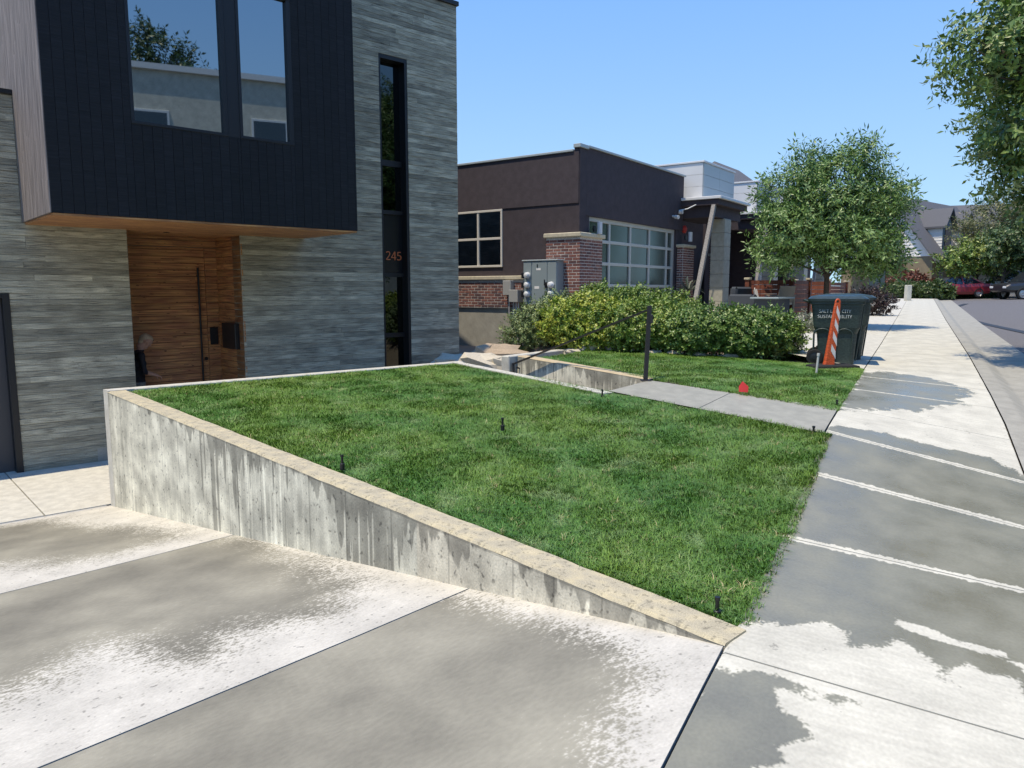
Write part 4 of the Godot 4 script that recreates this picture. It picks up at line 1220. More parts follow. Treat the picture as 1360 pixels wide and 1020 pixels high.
func grid_window(parent: Node, called: String, lo: Vector2, hi: Vector2, cols: Array, rows: Array, bar: float, outer: float, plane: Callable, mf: Material, mg: Material, label := "") -> Node:
	# plane(x, y, d) -> local point; d is depth outward
	var f := MB.new()
	var bx := func(a: Vector2, b: Vector2, d0: float, d1: float, m: MB) -> void:
		var p: Vector3 = plane.call(a.x, a.y, d0); var q: Vector3 = plane.call(b.x, b.y, d1)
		m.cbox(Vector3(minf(p.x, q.x), minf(p.y, q.y), minf(p.z, q.z)), Vector3(maxf(p.x, q.x), maxf(p.y, q.y), maxf(p.z, q.z)), 0.004)
	bx.call(Vector2(lo.x, hi.y - outer), hi, -0.05, 0.03, f); bx.call(lo, Vector2(hi.x, lo.y + outer), -0.05, 0.032, f)
	bx.call(Vector2(lo.x, lo.y + outer), Vector2(lo.x + outer, hi.y - outer), -0.05, 0.03, f); bx.call(Vector2(hi.x - outer, lo.y + outer), Vector2(hi.x, hi.y - outer), -0.05, 0.03, f)
	for c in cols: bx.call(Vector2(c - bar / 2, lo.y + outer), Vector2(c + bar / 2, hi.y - outer), -0.045, 0.02, f)
	var xs := [lo.x + outer]; xs.append_array(cols); xs.append(hi.x - outer)
	var ys := [lo.y + outer]; ys.append_array(rows); ys.append(hi.y - outer)
	for i in xs.size() - 1:
		for y in rows:
			bx.call(Vector2(xs[i] + (bar / 2 if i > 0 else 0.0), y - bar / 2), Vector2(xs[i + 1] - (bar / 2 if i < xs.size() - 2 else 0.0), y + bar / 2), -0.045, 0.018, f)
	var w := obj(called, f, mf, parent, label)
	for i in xs.size() - 1:
		for j in ys.size() - 1:
			var g := MB.new()
			bx.call(Vector2(xs[i], ys[j]), Vector2(xs[i + 1], ys[j + 1]), -0.03, -0.018, g)
			obj("pane", g, mg, w)
	return w

func porch(hs: Node, u: float, k: int, r: RandomNumberGenerator) -> void:
	# canopy, block column, leaning post, white roof box and brick pier of one unit; u is the canopy's near edge
	var mb := MB.new()
	mb.cbox(Vector3(u, 3.56, 0.0), Vector3(u + 2.35, 3.72, 1.10), 0.01)
	var cn := obj("porch_canopy", mb, M.stucco_dark, hs)
	mb = MB.new(); mb.cbox(Vector3(u - 0.05, 3.722, -0.1), Vector3(u + 2.42, 3.80, 1.18), 0.01)
	obj("canopy_edge", mb, M.white_metal, cn)
	mb = MB.new(); mb.box(Vector3(u + 0.15, 3.25, -0.3), Vector3(u + 2.2, 3.555, 0.95))
	obj("canopy_beam", mb, M.stucco_dark, cn)
	# roof box
	mb = MB.new()
	mb.box(Vector3(u + 0.43, 3.82, -3.2), Vector3(u + 2.9, 4.80, 0.45))
	var rb := obj("roof_box", mb, M.grey_metal, hs, "pale metal clad box on the roof")
	for j in 3:
		mb = MB.new(); mb.cbox(Vector3(u + 0.41, 3.825 + j * 0.327, -3.2), Vector3(u + 0.428, 4.145 + j * 0.327, 0.45), 0.003)
		obj("side_panel", mb, M.white_metal, rb)
		for i in 2:
			mb = MB.new(); mb.cbox(Vector3(u + 0.43 + i * 1.24, 3.825 + j * 0.327, 0.452), Vector3(u + 1.665 + i * 1.24, 4.145 + j * 0.327, 0.47), 0.003)
			obj("front_panel", mb, M.grey_metal, rb)
	mb = MB.new(); mb.cbox(Vector3(u + 0.38, 4.81, -3.2), Vector3(u + 2.95, 4.86, 0.50), 0.005)
	obj("box_cap", mb, M.white_metal, rb)
	# column of blocks
	var col := MB.new(); col.box(Vector3(u + 0.82, 0.5, 0.62), Vector3(u + 1.28, 3.25, 0.98))
	var cc := obj("block_column", col, M.mortar, hs)
	var y := 0.5
	while y < 3.2:
		mb = MB.new(); mb.cbox(Vector3(u + 0.80, y, 0.60), Vector3(u + 1.30, minf(y + 0.385, 3.248), 1.0), 0.008, Vector2(r.randf() * 2, r.randf() * 2))
		obj("block", mb, M.block, cc)
		y += 0.393
	# leaning post
	mb = MB.new(); mb.bar(Vector3(u - 1.15, 0.75, 0.95), Vector3(u + 0.05, 3.56, 0.95), 0.11, 0.10)
	obj("leaning_post", mb, M.post_grey, hs)
	# wall, door and lamp in the porch shade
	mb = MB.new(); mb.cbox(Vector3(u + 0.75, 0.55, -1.1), Vector3(u + 1.65, 2.75, -1.02), 0.01)
	obj("front_door", mb, M.cedar[2], hs)

func build_row_houses() -> void:
	var r := RandomNumberGenerator.new(); r.seed = 99
	var h := thing("garage_house", "plum stucco row house with brick pier and glazed garage door", "house", N_O, frame_turn(N_AZ), "", NS)
	# side walls
	var mb := MB.new()
	mb.box(Vector3(0, 3.15, -11.0), Vector3(0.3, 4.28, 0.02)); mb.box(Vector3(0, 1.56, -11.0), Vector3(0.3, 3.15, -3.64)); mb.box(Vector3(0, 1.56, -2.13), Vector3(0.3, 3.15, 0.02)); mb.box(Vector3(0, 1.56, -3.64), Vector3(0.3, 1.77, -2.13))
	mb.box(Vector3(0.02, 1.77, -3.66), Vector3(0.3, 3.15, -3.64))
	for i in mb.v.size(): pass
	obj("side_wall", mb, M.stucco_low, h)
	mb = MB.new(); mb.cbox(Vector3(-0.02, 3.152, -11.0), Vector3(0.0, 4.276, 0.0), 0.004)
	obj("upper_band", mb, M.stucco_up, h, "lighter plum upper band of the side wall")
	mb = MB.new()
	mb.box(Vector3(0.302, 2.90, -0.3), Vector3(5.74, 4.40, 0.02)); mb.box(Vector3(0.0, 4.28, -0.13), Vector3(0.30, 4.40, 0.02)); mb.box(Vector3(0.3, 0.2, -0.3), Vector3(0.47, 2.9, 0.0)); mb.box(Vector3(5.32, 0.2, -0.3), Vector3(5.74, 2.9, 0.0))
	mb.box(Vector3(5.55, 0.2, -1.3), Vector3(5.74, 4.40, -0.3)); mb.box(Vector3(5.74, 0.2, -1.35), Vector3(10.2, 3.7, -1.15))
	obj("front_wall", mb, M.stucco_dark, h, "dark stucco front wall above the garage")
	mb = MB.new()
	mb.cbox(Vector3(-0.05, 4.282, -11.05), Vector3(0.34, 4.33, -0.14), 0.006)
	mb.cbox(Vector3(-0.05, 4.36, -0.13), Vector3(0.34, 4.44, 0.06), 0.006); mb.cbox(Vector3(0.342, 4.402, -0.34), Vector3(5.80, 4.45, 0.06), 0.006)
	obj("parapet_cap", mb, M.grey_metal, h)
	mb = MB.new(); mb.box(Vector3(0.3, 3.9, -11.0), Vector3(10.0, 4.0, -0.3)); mb.box(Vector3(0.0, -0.5, -11.2), Vector3(10.0, 4.2, -11.0)); mb.box(Vector3(9.8, -0.5, -11.0), Vector3(10.0, 4.0, -1.35))
	obj("flat_roof", mb, M.asphalt, h)
	mb = MB.new(); mb.box(Vector3(-0.035, -1.7, -11.0), Vector3(0.3, 0.78, 0.0))
	obj("foundation", mb, M.concrete_dull, h)
	# brick base along the side
	mb = MB.new(); mb.box(Vector3(-0.078, 0.782, -11.0), Vector3(0.0, 1.46, -0.82))
	var bb := obj("brick_base", mb, M.mortar, h)
	brick_face(bb, Vector3(-0.082, 0.0, -4.6), PI * 1.5, 3.76, 0.80, 1.46, r)
	mb = MB.new(); mb.cbox(Vector3(-0.12, 1.462, -11.0), Vector3(0.0, 1.555, -0.82), 0.012)
	obj("stone_band", mb, M.stone_cap, h, "pale stone band over the bricks")
	# brick pier at the corner
	mb = MB.new(); mb.box(Vector3(-0.098, 0.2, -0.80), Vector3(0.92, 2.40, 0.098))
	var bp := obj("brick_pier", mb, M.mortar, h)
	brick_face(bp, Vector3(-0.102, 0.0, -0.81), PI * 1.5, 0.91, 0.60, 2.40, r)
	brick_face(bp, Vector3(-0.10, 0.0, 0.102), 0.0, 1.02, 0.60, 2.40, r)
	mb = MB.new(); mb.cbox(Vector3(-0.15, 2.402, -0.86), Vector3(0.99, 2.50, 0.15), 0.015)
	obj("pier_cap", mb, M.stone_cap, bp)
	mb = MB.new(); mb.box(Vector3(5.391, 0.2, 0.02), Vector3(6.18, 2.42, 0.198))
	var bp2 := obj("brick_pier", mb, M.mortar, h)
	brick_face(bp2, Vector3(5.388, 0.0, 0.02), PI * 1.5, 0.17, 1.0, 2.42, r)
	brick_face(bp2, Vector3(5.40, 0.0, 0.202), 0.0, 0.78, 1.0, 2.42, r)
	mb = MB.new(); mb.cbox(Vector3(5.34, 2.422, 0.0), Vector3(6.24, 2.50, 0.24), 0.012)
	obj("pier_cap", mb, M.stone_cap, bp2)
	# window in the side wall (local x = -depth)
	var pl := func(x: float, y: float, d: float) -> Vector3: return Vector3(-d, y, x)
	grid_window(h, "side_window", Vector2(-3.64, 1.77), Vector2(-2.13, 3.15), [-2.885], [2.46], 0.055, 0.05, pl, M.white_trim, M.glass_side, "pale framed four pane window in the side wall")
	# garage door
	var pf := func(x: float, y: float, d: float) -> Vector3: return Vector3(x, y, d - 0.08)
	grid_window(h, "garage_door", Vector2(0.47, 0.30), Vector2(5.32, 2.90), [1.57, 2.67, 3.77, 4.87], [0.80, 1.32, 1.84, 2.36], 0.075, 0.10, pf, M.alu, M.glass_garage, "aluminium garage door with frosted glass panes")
	# lamps and camera on the front
	for q in [[0.66, 2.62], [5.95, 2.72]]:
		mb = MB.new(); mb.lathe(Vector3(q[0], q[1] - 0.12, 0.17), Vector3.UP, [[0.0, 0.0], [0.06, 0.0], [0.06, 0.27], [0.0, 0.27]], 14)
		var lp := obj("wall_lamp", mb, M.white_metal, h)
		mb = MB.new(); mb.lathe(Vector3(q[0], q[1], 0.02), Vector3(0, 0, 1), [[0.075, 0.0], [0.075, 0.03], [0.0, 0.03]], 14)
		obj("mount", mb, M.black_metal, lp)
	mb = MB.new(); mb.lathe(Vector3(5.0, 3.25, 0.03), Vector3(-0.3, -0.2, 0.93).normalized(), [[0.03, 0.0], [0.03, 0.1], [0.05, 0.1], [0.05, 0.22], [0.0, 0.22]], 12)
	obj("flood_lamp", mb, M.white_metal, h)
	mb = MB.new(); mb.tube([Vector3(5.45, 3.45, 0.04), Vector3(5.5, 3.48, 0.25), Vector3(5.72, 3.66, 0.55)], [0.018, 0.018, 0.018], 6); mb.lathe(Vector3(5.43, 3.40, 0.04), Vector3(0, 0, 1), [[0.06, 0], [0.06, 0.1], [0, 0.1]], 12)
	obj("security_camera", mb, M.white_metal, h)
	mb = MB.new(); mb.lathe(Vector3(5.88, 2.95, -0.02), Vector3(0, 0, 1), [[0.11, 0], [0.11, 0.06], [0.06, 0.09], [0, 0.09]], 16)
	obj("fire_bell", mb, M.red_paint, h, "round red alarm bell")
	porch(h, 5.63, 0, r)
	# meter cabinet
	var mc := thing("meter_cabinet", "grey electric meter cabinet with round glass meters by brick pier", "meter cabinet", N_O, frame_turn(N_AZ), "", NS)
	mb = MB.new(); mb.cbox(Vector3(-0.42, 0.87, -1.22), Vector3(-0.13, 1.87, -0.30), 0.01)
	obj("cabinet", mb, M.meter_grey, mc)
	mb = MB.new(); mb.cbox(Vector3(-0.45, 1.872, -1.25), Vector3(-0.125, 1.90, -0.27), 0.006)
	obj("rain_lid", mb, M.grey_metal, mc)
	for q in [[-1.21, -0.99], [-0.965, -0.56], [-0.545, -0.31]]:
		mb = MB.new(); mb.cbox(Vector3(-0.435, 0.89, q[0]), Vector3(-0.421, 1.84, q[1]), 0.004)
		obj("door", mb, M.meter_grey, mc)
	for q in [[-1.08, 1.55], [-1.08, 1.33], [-1.08, 1.12], [-0.43, 1.33], [-0.43, 1.13]]:
		mb = MB.new(); mb.lathe(Vector3(-0.436, q[1], q[0]), Vector3(-1, 0, 0), [[0.072, 0.0], [0.072, 0.03], [0.062, 0.035], [0.062, 0.09], [0.045, 0.11], [0.0, 0.12]], 18)
		var me := obj("meter", mb, M.meter_glass, mc)
		mb = MB.new(); mb.lathe(Vector3(-0.437, q[1], q[0]), Vector3(-1, 0, 0), [[0.078, 0.0], [0.078, 0.022], [0.073, 0.022]], 18)
		obj("ring", mb, M.conduit, me)
		mb = MB.new(); mb.cbox(Vector3(-0.47, q[1] - 0.07, q[0] - 0.17), Vector3(-0.437, q[1] + 0.06, q[0] - 0.115), 0.004)
		obj("breaker", mb, M.black_metal, mc)
	for q in [[-0.85, 1.66, 0.12, 0.05], [-0.90, 1.24, 0.13, 0.06]]:
		mb = MB.new(); mb.box(Vector3(-0.4375, q[1], q[0]), Vector3(-0.4355, q[1] + q[3], q[0] + q[2]))
		obj("notice", mb, M.paper, mc)
	mb = MB.new(); mb.cbox(Vector3(-0.45, 1.73, -0.83), Vector3(-0.437, 1.80, -0.81), 0.002); mb.cbox(Vector3(-0.455, 1.32, -0.63), Vector3(-0.437, 1.45, -0.61), 0.002)
	obj("latch", mb, M.black_metal, mc)
	var ub := thing("utility_box", "small beige utility box fixed on the brick base", "utility box", N_O, frame_turn(N_AZ), "", NS)
	mb = MB.new(); mb.cbox(Vector3(-0.24, 1.09, -1.96), Vector3(-0.10, 1.44, -1.72), 0.01); obj("cover", mb, M.box_grey, ub)
	mb = MB.new(); mb.tube([Vector3(-0.13, 1.1, -1.84), Vector3(-0.13, 0.6, -1.84)], [0.02, 0.02], 8); obj("conduit", mb, M.conduit, ub)
	var ub2 := thing("utility_box", "square grey utility box on three vertical conduits", "utility box", N_O, frame_turn(N_AZ), "", NS)
	mb = MB.new(); mb.cbox(Vector3(-0.40, 0.93, -1.66), Vector3(-0.13, 1.22, -1.40), 0.008); obj("cover", mb, M.box_grey, ub2)
	for k in 3:
		mb = MB.new(); mb.tube([Vector3(-0.28, 0.93, -1.60 + k * 0.07), Vector3(-0.28, -0.1, -1.60 + k * 0.07)], [0.022, 0.022], 8); obj("conduit", mb, M.conduit, ub2)
	# further units
	var labs := ["dark row house with leaning porch post just beyond the garage house", "dark row house with porch column, third in the row behind street tree", "dark row house end unit behind the burgundy shrubs"]
	var gaps := [4.75, 8.55, 11.75]
	for k in 3:
		var u: float = 5.63 + gaps[k]
		var o := thing("row_house", labs[k], "house", N_O, frame_turn(N_AZ), "", NS)
		mb = MB.new()
		mb.box(Vector3(u - 0.7 if k > 0 else u + 0.2, 0.2, -9.0), Vector3(u + 3.2, 3.6, -1.2)); mb.box(Vector3(u + 2.0, 0.2, -1.2), Vector3(u + 2.45, 3.5, 0.0))
		obj("wall", mb, M.stucco_dark, o)
		porch(o, u, k + 1, r)
		mb = MB.new(); mb.box(Vector3(u - 0.658, 0.3, -0.7), Vector3(u - 0.12, 2.35, -0.292))
		var p3 := obj("brick_pier", mb, M.mortar, o)
		if k == 0:
			brick_face(p3, Vector3(u - 0.662, 0.0, -0.70), PI * 1.5, 0.40, 1.2, 2.35, r); brick_face(p3, Vector3(u - 0.65, 0.0, -0.288), 0.0, 0.53, 1.2, 2.35, r)
		mb = MB.new(); mb.cbox(Vector3(u - 0.70, 2.352, -0.75), Vector3(u - 0.07, 2.43, -0.24), 0.012)
		obj("pier_cap", mb, M.stone_cap, p3)
		if k == 1:
			# shingled hip roof rising behind the pale boxes
			mb = MB.new()
			var a := Vector3(18.5, 4.3, -1.6); var b := Vector3(29.5, 4.3, -1.6); var c := Vector3(29.5, 4.3, -9.0); var d := Vector3(18.5, 4.3, -9.0)
			var e := Vector3(21.5, 7.5, -5.2); var f := Vector3(25.0, 7.5, -5.2)
			mb.quad(a, b, f, e); mb.tri(d, a, e, Vector2(0, 0), Vector2(8, 0), Vector2(4, -4)); mb.quad(c, d, e, f); mb.tri(b, c, f, Vector2(0, 0), Vector2(8, 0), Vector2(4, -4))
			obj("roof", mb, M.shingle, o, "grey shingled hip roof")
			mb = MB.new(); mb.box(Vector3(19.0, 3.5, -8.6), Vector3(29.0, 4.32, -2.0)); obj("upper_wall", mb, M.stucco_low, o)

func gable(mb: MB, x0: float, x1: float, z0: float, z1: float, y: float, rise: float, over: float, thick: float) -> void:
	# ridge along x at the middle of z
	var zm := (z0 + z1) / 2
	var sl := rise / ((z1 - z0) / 2)
	for s in [1, -1]:
		var ze: float = (z1 + over) if s == 1 else (z0 - over)
		var ye := y - over * sl
		var a := Vector3(x0, ye, ze); var b := Vector3(x1, ye, ze); var c := Vector3(x1, y + rise, zm); var d := Vector3(x0, y + rise, zm)
		var up := Vector3(0, thick, 0)
		if s == 1:
			mb.quad(a + up, b + up, c + up, d + up); mb.quad(a, b, b + up, a + up); mb.quad(d, c, b, a); mb.quad(a, a + up, d + up, d); mb.quad(b + up, b, c, c + up)
		else:
			mb.quad(b + up, a + up, d + up, c + up); mb.quad(b, a, a + up, b + up); mb.quad(a, b, c, d); mb.quad(a + up, a, d, d + up); mb.quad(b, b + up, c + up, c)

func siding_wall(parent: Node, called: String, p: Vector3, q: Vector3, y0: float, y1: float, m: Material, peak := 0.0) -> void:
	# lapped boards between two base points; with a peak it fills a gable
	var L := p.distance_to(q); var dirv := (q - p).normalized(); var nrm := dirv.cross(Vector3.UP).normalized()
	var y := y0
	while y < y1 + peak - 0.05:
		var hh := minf(0.24, y1 + peak - y)
		var in0 := 0.0; var in1 := 0.0
		if peak > 0 and y > y1: in0 = (y - y1) / peak * L / 2
		in1 = in0
		var a := p + dirv * in0; var b := q - dirv * in1
		if a.distance_to(b) < 0.1 or (b - a).dot(dirv) < 0: break
		var mb := MB.new()
		var up := Vector3(0, hh, 0)
		var A := a + Vector3(0, y, 0) + nrm * 0.03; var B := b + Vector3(0, y, 0) + nrm * 0.03
		var C := b + Vector3(0, y, 0) + up; var D := a + Vector3(0, y, 0) + up
		if peak > 0 and y >= y1 - 0.01:
			var cut := hh / peak * L / 2
			C -= dirv * cut; D += dirv * cut
		mb.quad(A, B, C, D); mb.quad(a + Vector3(0, y, 0), b + Vector3(0, y, 0), B, A)
		obj(called, mb, m, parent)
		y += 0.24

func build_far_houses() -> void:
	var o := Vector3(33.6, 1.15, -60.0)
	var h := thing("gabled_house", "pale sided house with grey shingle gables and two dormers down the street", "house", o, frame_turn(50.0))
	var mb := MB.new()
	mb.box(Vector3(0, -0.3, -7.4), Vector3(14, 3.2, 0))
	obj("wall", mb, M.plaster_tan, h, "tan stucco ground floor wall")
	mb = MB.new(); gable(mb, -0.5, 14.5, -7.4, 0.0, 3.2, 5.0, 0.5, 0.16)
	obj("roof", mb, M.shingle, h)
	siding_wall(h, "siding_board", Vector3(-0.02, 0, -7.4), Vector3(-0.02, 0, 0), 3.2, 3.2, M.siding, 4.9)
	# taller cross roof behind
	mb = MB.new(); mb.box(Vector3(6.5, 3.2, -9.0), Vector3(15.0, 6.2, -3.4)); obj("upper_wall", mb, M.siding, h)
	mb = MB.new(); gable(mb, 6.0, 15.5, -9.0, -3.4, 6.2, 2.2, 0.5, 0.16); obj("upper_roof", mb, M.shingle, h)
	for x in [2.6, 6.6]:
		var d := MB.new(); d.box(Vector3(x, 3.6, -3.4), Vector3(x + 1.9, 5.7, -0.35))
		var dm := obj("dormer", d, M.siding_grey, h)
		siding_wall(dm, "siding_board", Vector3(x - 0.02, 0, -3.3), Vector3(x - 0.02, 0, -0.36), 3.6, 5.7, M.siding)
		var rf := MB.new()
		# small roof with its ridge running out of the slope
		var a := Vector3(x - 0.3, 5.55, 0.0); var b := Vector3(x + 2.2, 5.55, 0.0); var c := Vector3(x + 0.95, 7.1, 0.0); var bk := Vector3(0, 0, -3.8)
		var up := Vector3(0, 0.14, 0)
		rf.quad(a + bk + up, a + up, c + up, c + bk + up); rf.quad(b + up, b + bk + up, c + bk + up, c + up)
		rf.quad(a + bk, a, a + up, a + bk + up); rf.quad(a, c, c + up, a + up); rf.quad(c, b, b + up, c + up); rf.quad(c + bk, c, a, a + bk); rf.quad(c, c + bk, b + bk, b); rf.quad(b, b + bk, b + bk + up, b + up)
		obj("dormer_roof", rf, M.shingle, dm)
		var fc := MB.new(); fc.tri(Vector3(x, 5.7, -0.34), Vector3(x + 1.9, 5.7, -0.34), Vector3(x + 0.95, 6.9, -0.34)); obj("gable_face", fc, M.siding_grey, dm)
		var w := MB.new(); w.cbox(Vector3(x + 0.4, 3.75, -0.36), Vector3(x + 1.5, 5.6, -0.30), 0.01)
		obj("window", w, M.car_glass, dm)
	mb = MB.new(); mb.cbox(Vector3(1.2, 0.2, 0.0), Vector3(2.2, 2.2, 0.06), 0.01); obj("window", mb, M.car_glass, h)
	mb = MB.new(); mb.cbox(Vector3(5.5, -0.2, 0.0), Vector3(9.8, 2.3, 0.06), 0.01); obj("garage_door", mb, M.siding_grey, h)
	# lower porch roof on the side
	mb = MB.new(); mb.cbox(Vector3(-1.8, 2.6, -6.5), Vector3(-0.05, 2.75, -2.2), 0.02); obj("porch_roof", mb, M.shingle, h)
	mb = MB.new(); mb.box(Vector3(-0.06, 0.0, -4.9), Vector3(-0.03, 2.1, -3.6)); obj("door", mb, M.car_glass, h)
	# second house further right behind the trees
	var o2 := Vector3(52.0, 1.2, -70.0)
	var h2 := thing("far_house", "grey house mostly hidden behind trees past the parked vehicles", "house", o2, frame_turn(110.0))
	mb = MB.new(); mb.box(Vector3(-9, -0.3, -8), Vector3(12, 5.2, 0)); obj("wall", mb, M.siding_grey, h2)
	mb = MB.new(); gable(mb, -9.6, 12.6, -8, 0, 5.2, 3.6, 0.6, 0.16); obj("roof", mb, M.shingle, h2)
	for x in [-6.5, -2.5, 2.0, 6.5]:
		mb = MB.new(); mb.cbox(Vector3(x, 0.8, 0.0), Vector3(x + 1.5, 2.4, 0.06), 0.01); obj("window", mb, M.car_glass, h2)

func build_across() -> void:
	# the white block across the road that the upper windows mirror
	var o := tp(-9.0, 16.0, 0.0)
	var h := thing("white_building", "white rendered building across the road, mirrored in the upper windows", "building", Vector3(o.x, -0.3, o.z), frame_turn(S_AZ + 180.0))
	# local x runs back along the road, z towards the road
	var pts := []
	for k in 25:
		var x := -34.0 + k * 2.3
		pts.append(Vector3(x, 0, -0.0015 * (x + 8) * (x + 8)))
	var W := MB.new(); var C := MB.new()
	for k in 24:
		var a: Vector3 = pts[k]; var b: Vector3 = pts[k + 1]
		var up := Vector3(0, 11.4, 0); var bk := Vector3(0, 0, -4)
		W.quad(a, b, b + up, a + up, Vector2(a.x, 0)); W.quad(b + up, b + up + bk, a + up + bk, a + up)
		C.bar(a + Vector3(0, 11.5, 0), b + Vector3(0, 11.5, 0), 0.35, 0.25, Vector3.UP)
	W.quad(pts[0] + Vector3(0, 0, -4), pts[0], pts[0] + Vector3(0, 11.4, 0), pts[0] + Vector3(0, 11.4, -4)); W.quad(pts[24], pts[24] + Vector3(0, 0, -4), pts[24] + Vector3(0, 11.4, -4), pts[24] + Vector3(0, 11.4, 0))
	obj("wall", W, M.plaster_white, h); obj("cornice", C, M.white_metal, h)
	for q in [[-23.0, 7.4], [-17.5, 7.4], [-12.5, 7.4], [-8.0, 7.4], [-3.5, 7.4], [2.0, 7.4], [-9.0, 4.6], [-3.5, 4.6], [2.0, 4.6], [7.5, 4.6], [13.0, 4.6], [-9.0, 1.2], [-3.5, 1.2], [2.0, 1.2], [7.5, 1.2]]:
		var x: float = q[0]; var z := -0.0015 * (x + 8) * (x + 8)
		var f := MB.new()
		f.cbox(Vector3(x - 0.1, q[1] - 0.1, z - 0.2), Vector3(x + 1.5, q[1] + 2.3, z + 0.08), 0.01)
		var w := obj("window", f, M.white_metal, h)
		f = MB.new(); f.box(Vector3(x, q[1], z + 0.05), Vector3(x + 1.4, q[1] + 2.2, z + 0.09)); obj("pane", f, M.car_glass, w)
	var ob := MB.new(); ob.box(Vector3(-1, 0, -14), Vector3(8, 17.5, -9)); obj("roof_room", ob, M.plaster_white, h)
# ---------------------------------------------------------------- trees and shrubs
func leaf_tri(mb: MB, p: Vector3, d: Vector3, side: Vector3, l: float, w: float) -> void:
	var nrm := side.cross(d).normalized()
	var m := p + d * l * 0.45 - nrm * w * 0.12
	var t := p + d * l - nrm * l * 0.10
	var a := m + side * w / 2 + nrm * w * 0.16; var b := m - side * w / 2 + nrm * w * 0.16
	mb.tri(p, a, m); mb.tri(a, t, m); mb.tri(p, m, b); mb.tri(m, t, b)

# a twig with leaves along it, pointing up the y axis
func sprig(sd: int, n: int, len: float, leaf: float, wide: float, droop := 0.3) -> ArrayMesh:
	var r := RandomNumberGenerator.new(); r.seed = sd
	var mb := MB.new()
	for k in n:
		var f := (k + 0.5) / n
		var p := Vector3(sin(f * 3.0) * 0.04 * len, f * len, cos(f * 2.0) * 0.04 * len)
		var a := k * 2.4 + r.randf_range(-0.5, 0.5)
		var d := (Vector3(cos(a), 0, sin(a)) * r.randf_range(0.7, 1.1) + Vector3.UP * r.randf_range(-droop, 0.75)).normalized()
		if k == n - 1: d = (Vector3.UP + Vector3(r.randf() - 0.5, 0, r.randf() - 0.5) * 0.6).normalized()
		var s := d.cross(Vector3(r.randf() - 0.5, r.randf() + 0.4, r.randf() - 0.5)).normalized()
		var g := r.randf_range(0.72, 1.25)
		mb.col = Color(g * r.randf_range(0.9, 1.15), g, g * r.randf_range(0.8, 1.1))
		leaf_tri(mb, p, d, s, leaf * r.randf_range(0.75, 1.2), leaf * wide * r.randf_range(0.8, 1.15))
	mb.col = Color(0.9, 0.6, 0.5)
	mb.tri(Vector3(-0.004, -0.05, 0), Vector3(0.004, -0.05, 0), Vector3(0, len, 0)); mb.tri(Vector3(0, -0.05, -0.004), Vector3(0, -0.05, 0.004), Vector3(0, len, 0))
	return mb.mesh(M.leaf)

func aim(d: Vector3, spin: float) -> Basis:
	var y := d.normalized(); var x := y.cross(Vector3(0.37, 0.11, 0.92)).normalized(); var z := x.cross(y)
	return Basis(x, y, z) * Basis(Vector3.UP, spin)

# lobes: [centre, radii]; leaves fill an outer shell of each lobe, thinned by noise so that gaps stay
func crown(parent: Node, called: String, lobes: Array, count: int, meshes: Array, cols: Array, sd: int, shell := 0.55, gap := -0.30, flat := 0.35, drift := 1.0) -> void:
	var r := RandomNumberGenerator.new(); r.seed = sd
	var f := FastNoiseLite.new(); f.seed = sd; f.frequency = 0.9 / drift; f.fractal_octaves = 2
	var tot := 0.0
	for l in lobes: tot += pow(l[1].x * l[1].y * l[1].z, 0.667)
	# every twig shape in six tints
	var tm := []; var xf := []
	for m in meshes:
		for k in 6:
			var c: Color = cols[0].lerp(cols[1], k / 4.0) if k < 5 else (cols[2] if cols.size() > 2 else cols[1])
			tm.append(tinted(m, c)); xf.append([])
	for l in lobes:
		var n := int(count * pow(l[1].x * l[1].y * l[1].z, 0.667) / tot)
		for k in n:
			var d := Vector3(r.randfn(), r.randfn(), r.randfn()).normalized()
			var rr := lerpf(shell, 1.0, pow(r.randf(), 0.65)) * r.randf_range(0.92, 1.12)
			var p: Vector3 = l[0] + d * l[1] * rr
			if f.get_noise_3dv(p) < gap: continue
			var out := (d * Vector3(1, 0.8, 1) + Vector3(r.randf() - 0.5, r.randf() * flat * 2.0 - flat * 0.5, r.randf() - 0.5) * 1.1).normalized()
			var m := r.randi() % meshes.size()
			var s := r.randf_range(0.75, 1.25)
			var tint := clampi(int(clampf(0.5 + f.get_noise_3dv(p * 1.9 + Vector3(9, 9, 9)) * 1.6 + r.randf_range(-0.2, 0.2), 0, 0.999) * 5.0), 0, 4)
			if cols.size() > 2 and r.randf() < 0.16: tint = 5
			xf[m * 6 + tint].append(Transform3D(aim(out, r.randf() * TAU).scaled(Vector3.ONE * s), p))
	bake(called, tm, xf, parent, M.leaf)

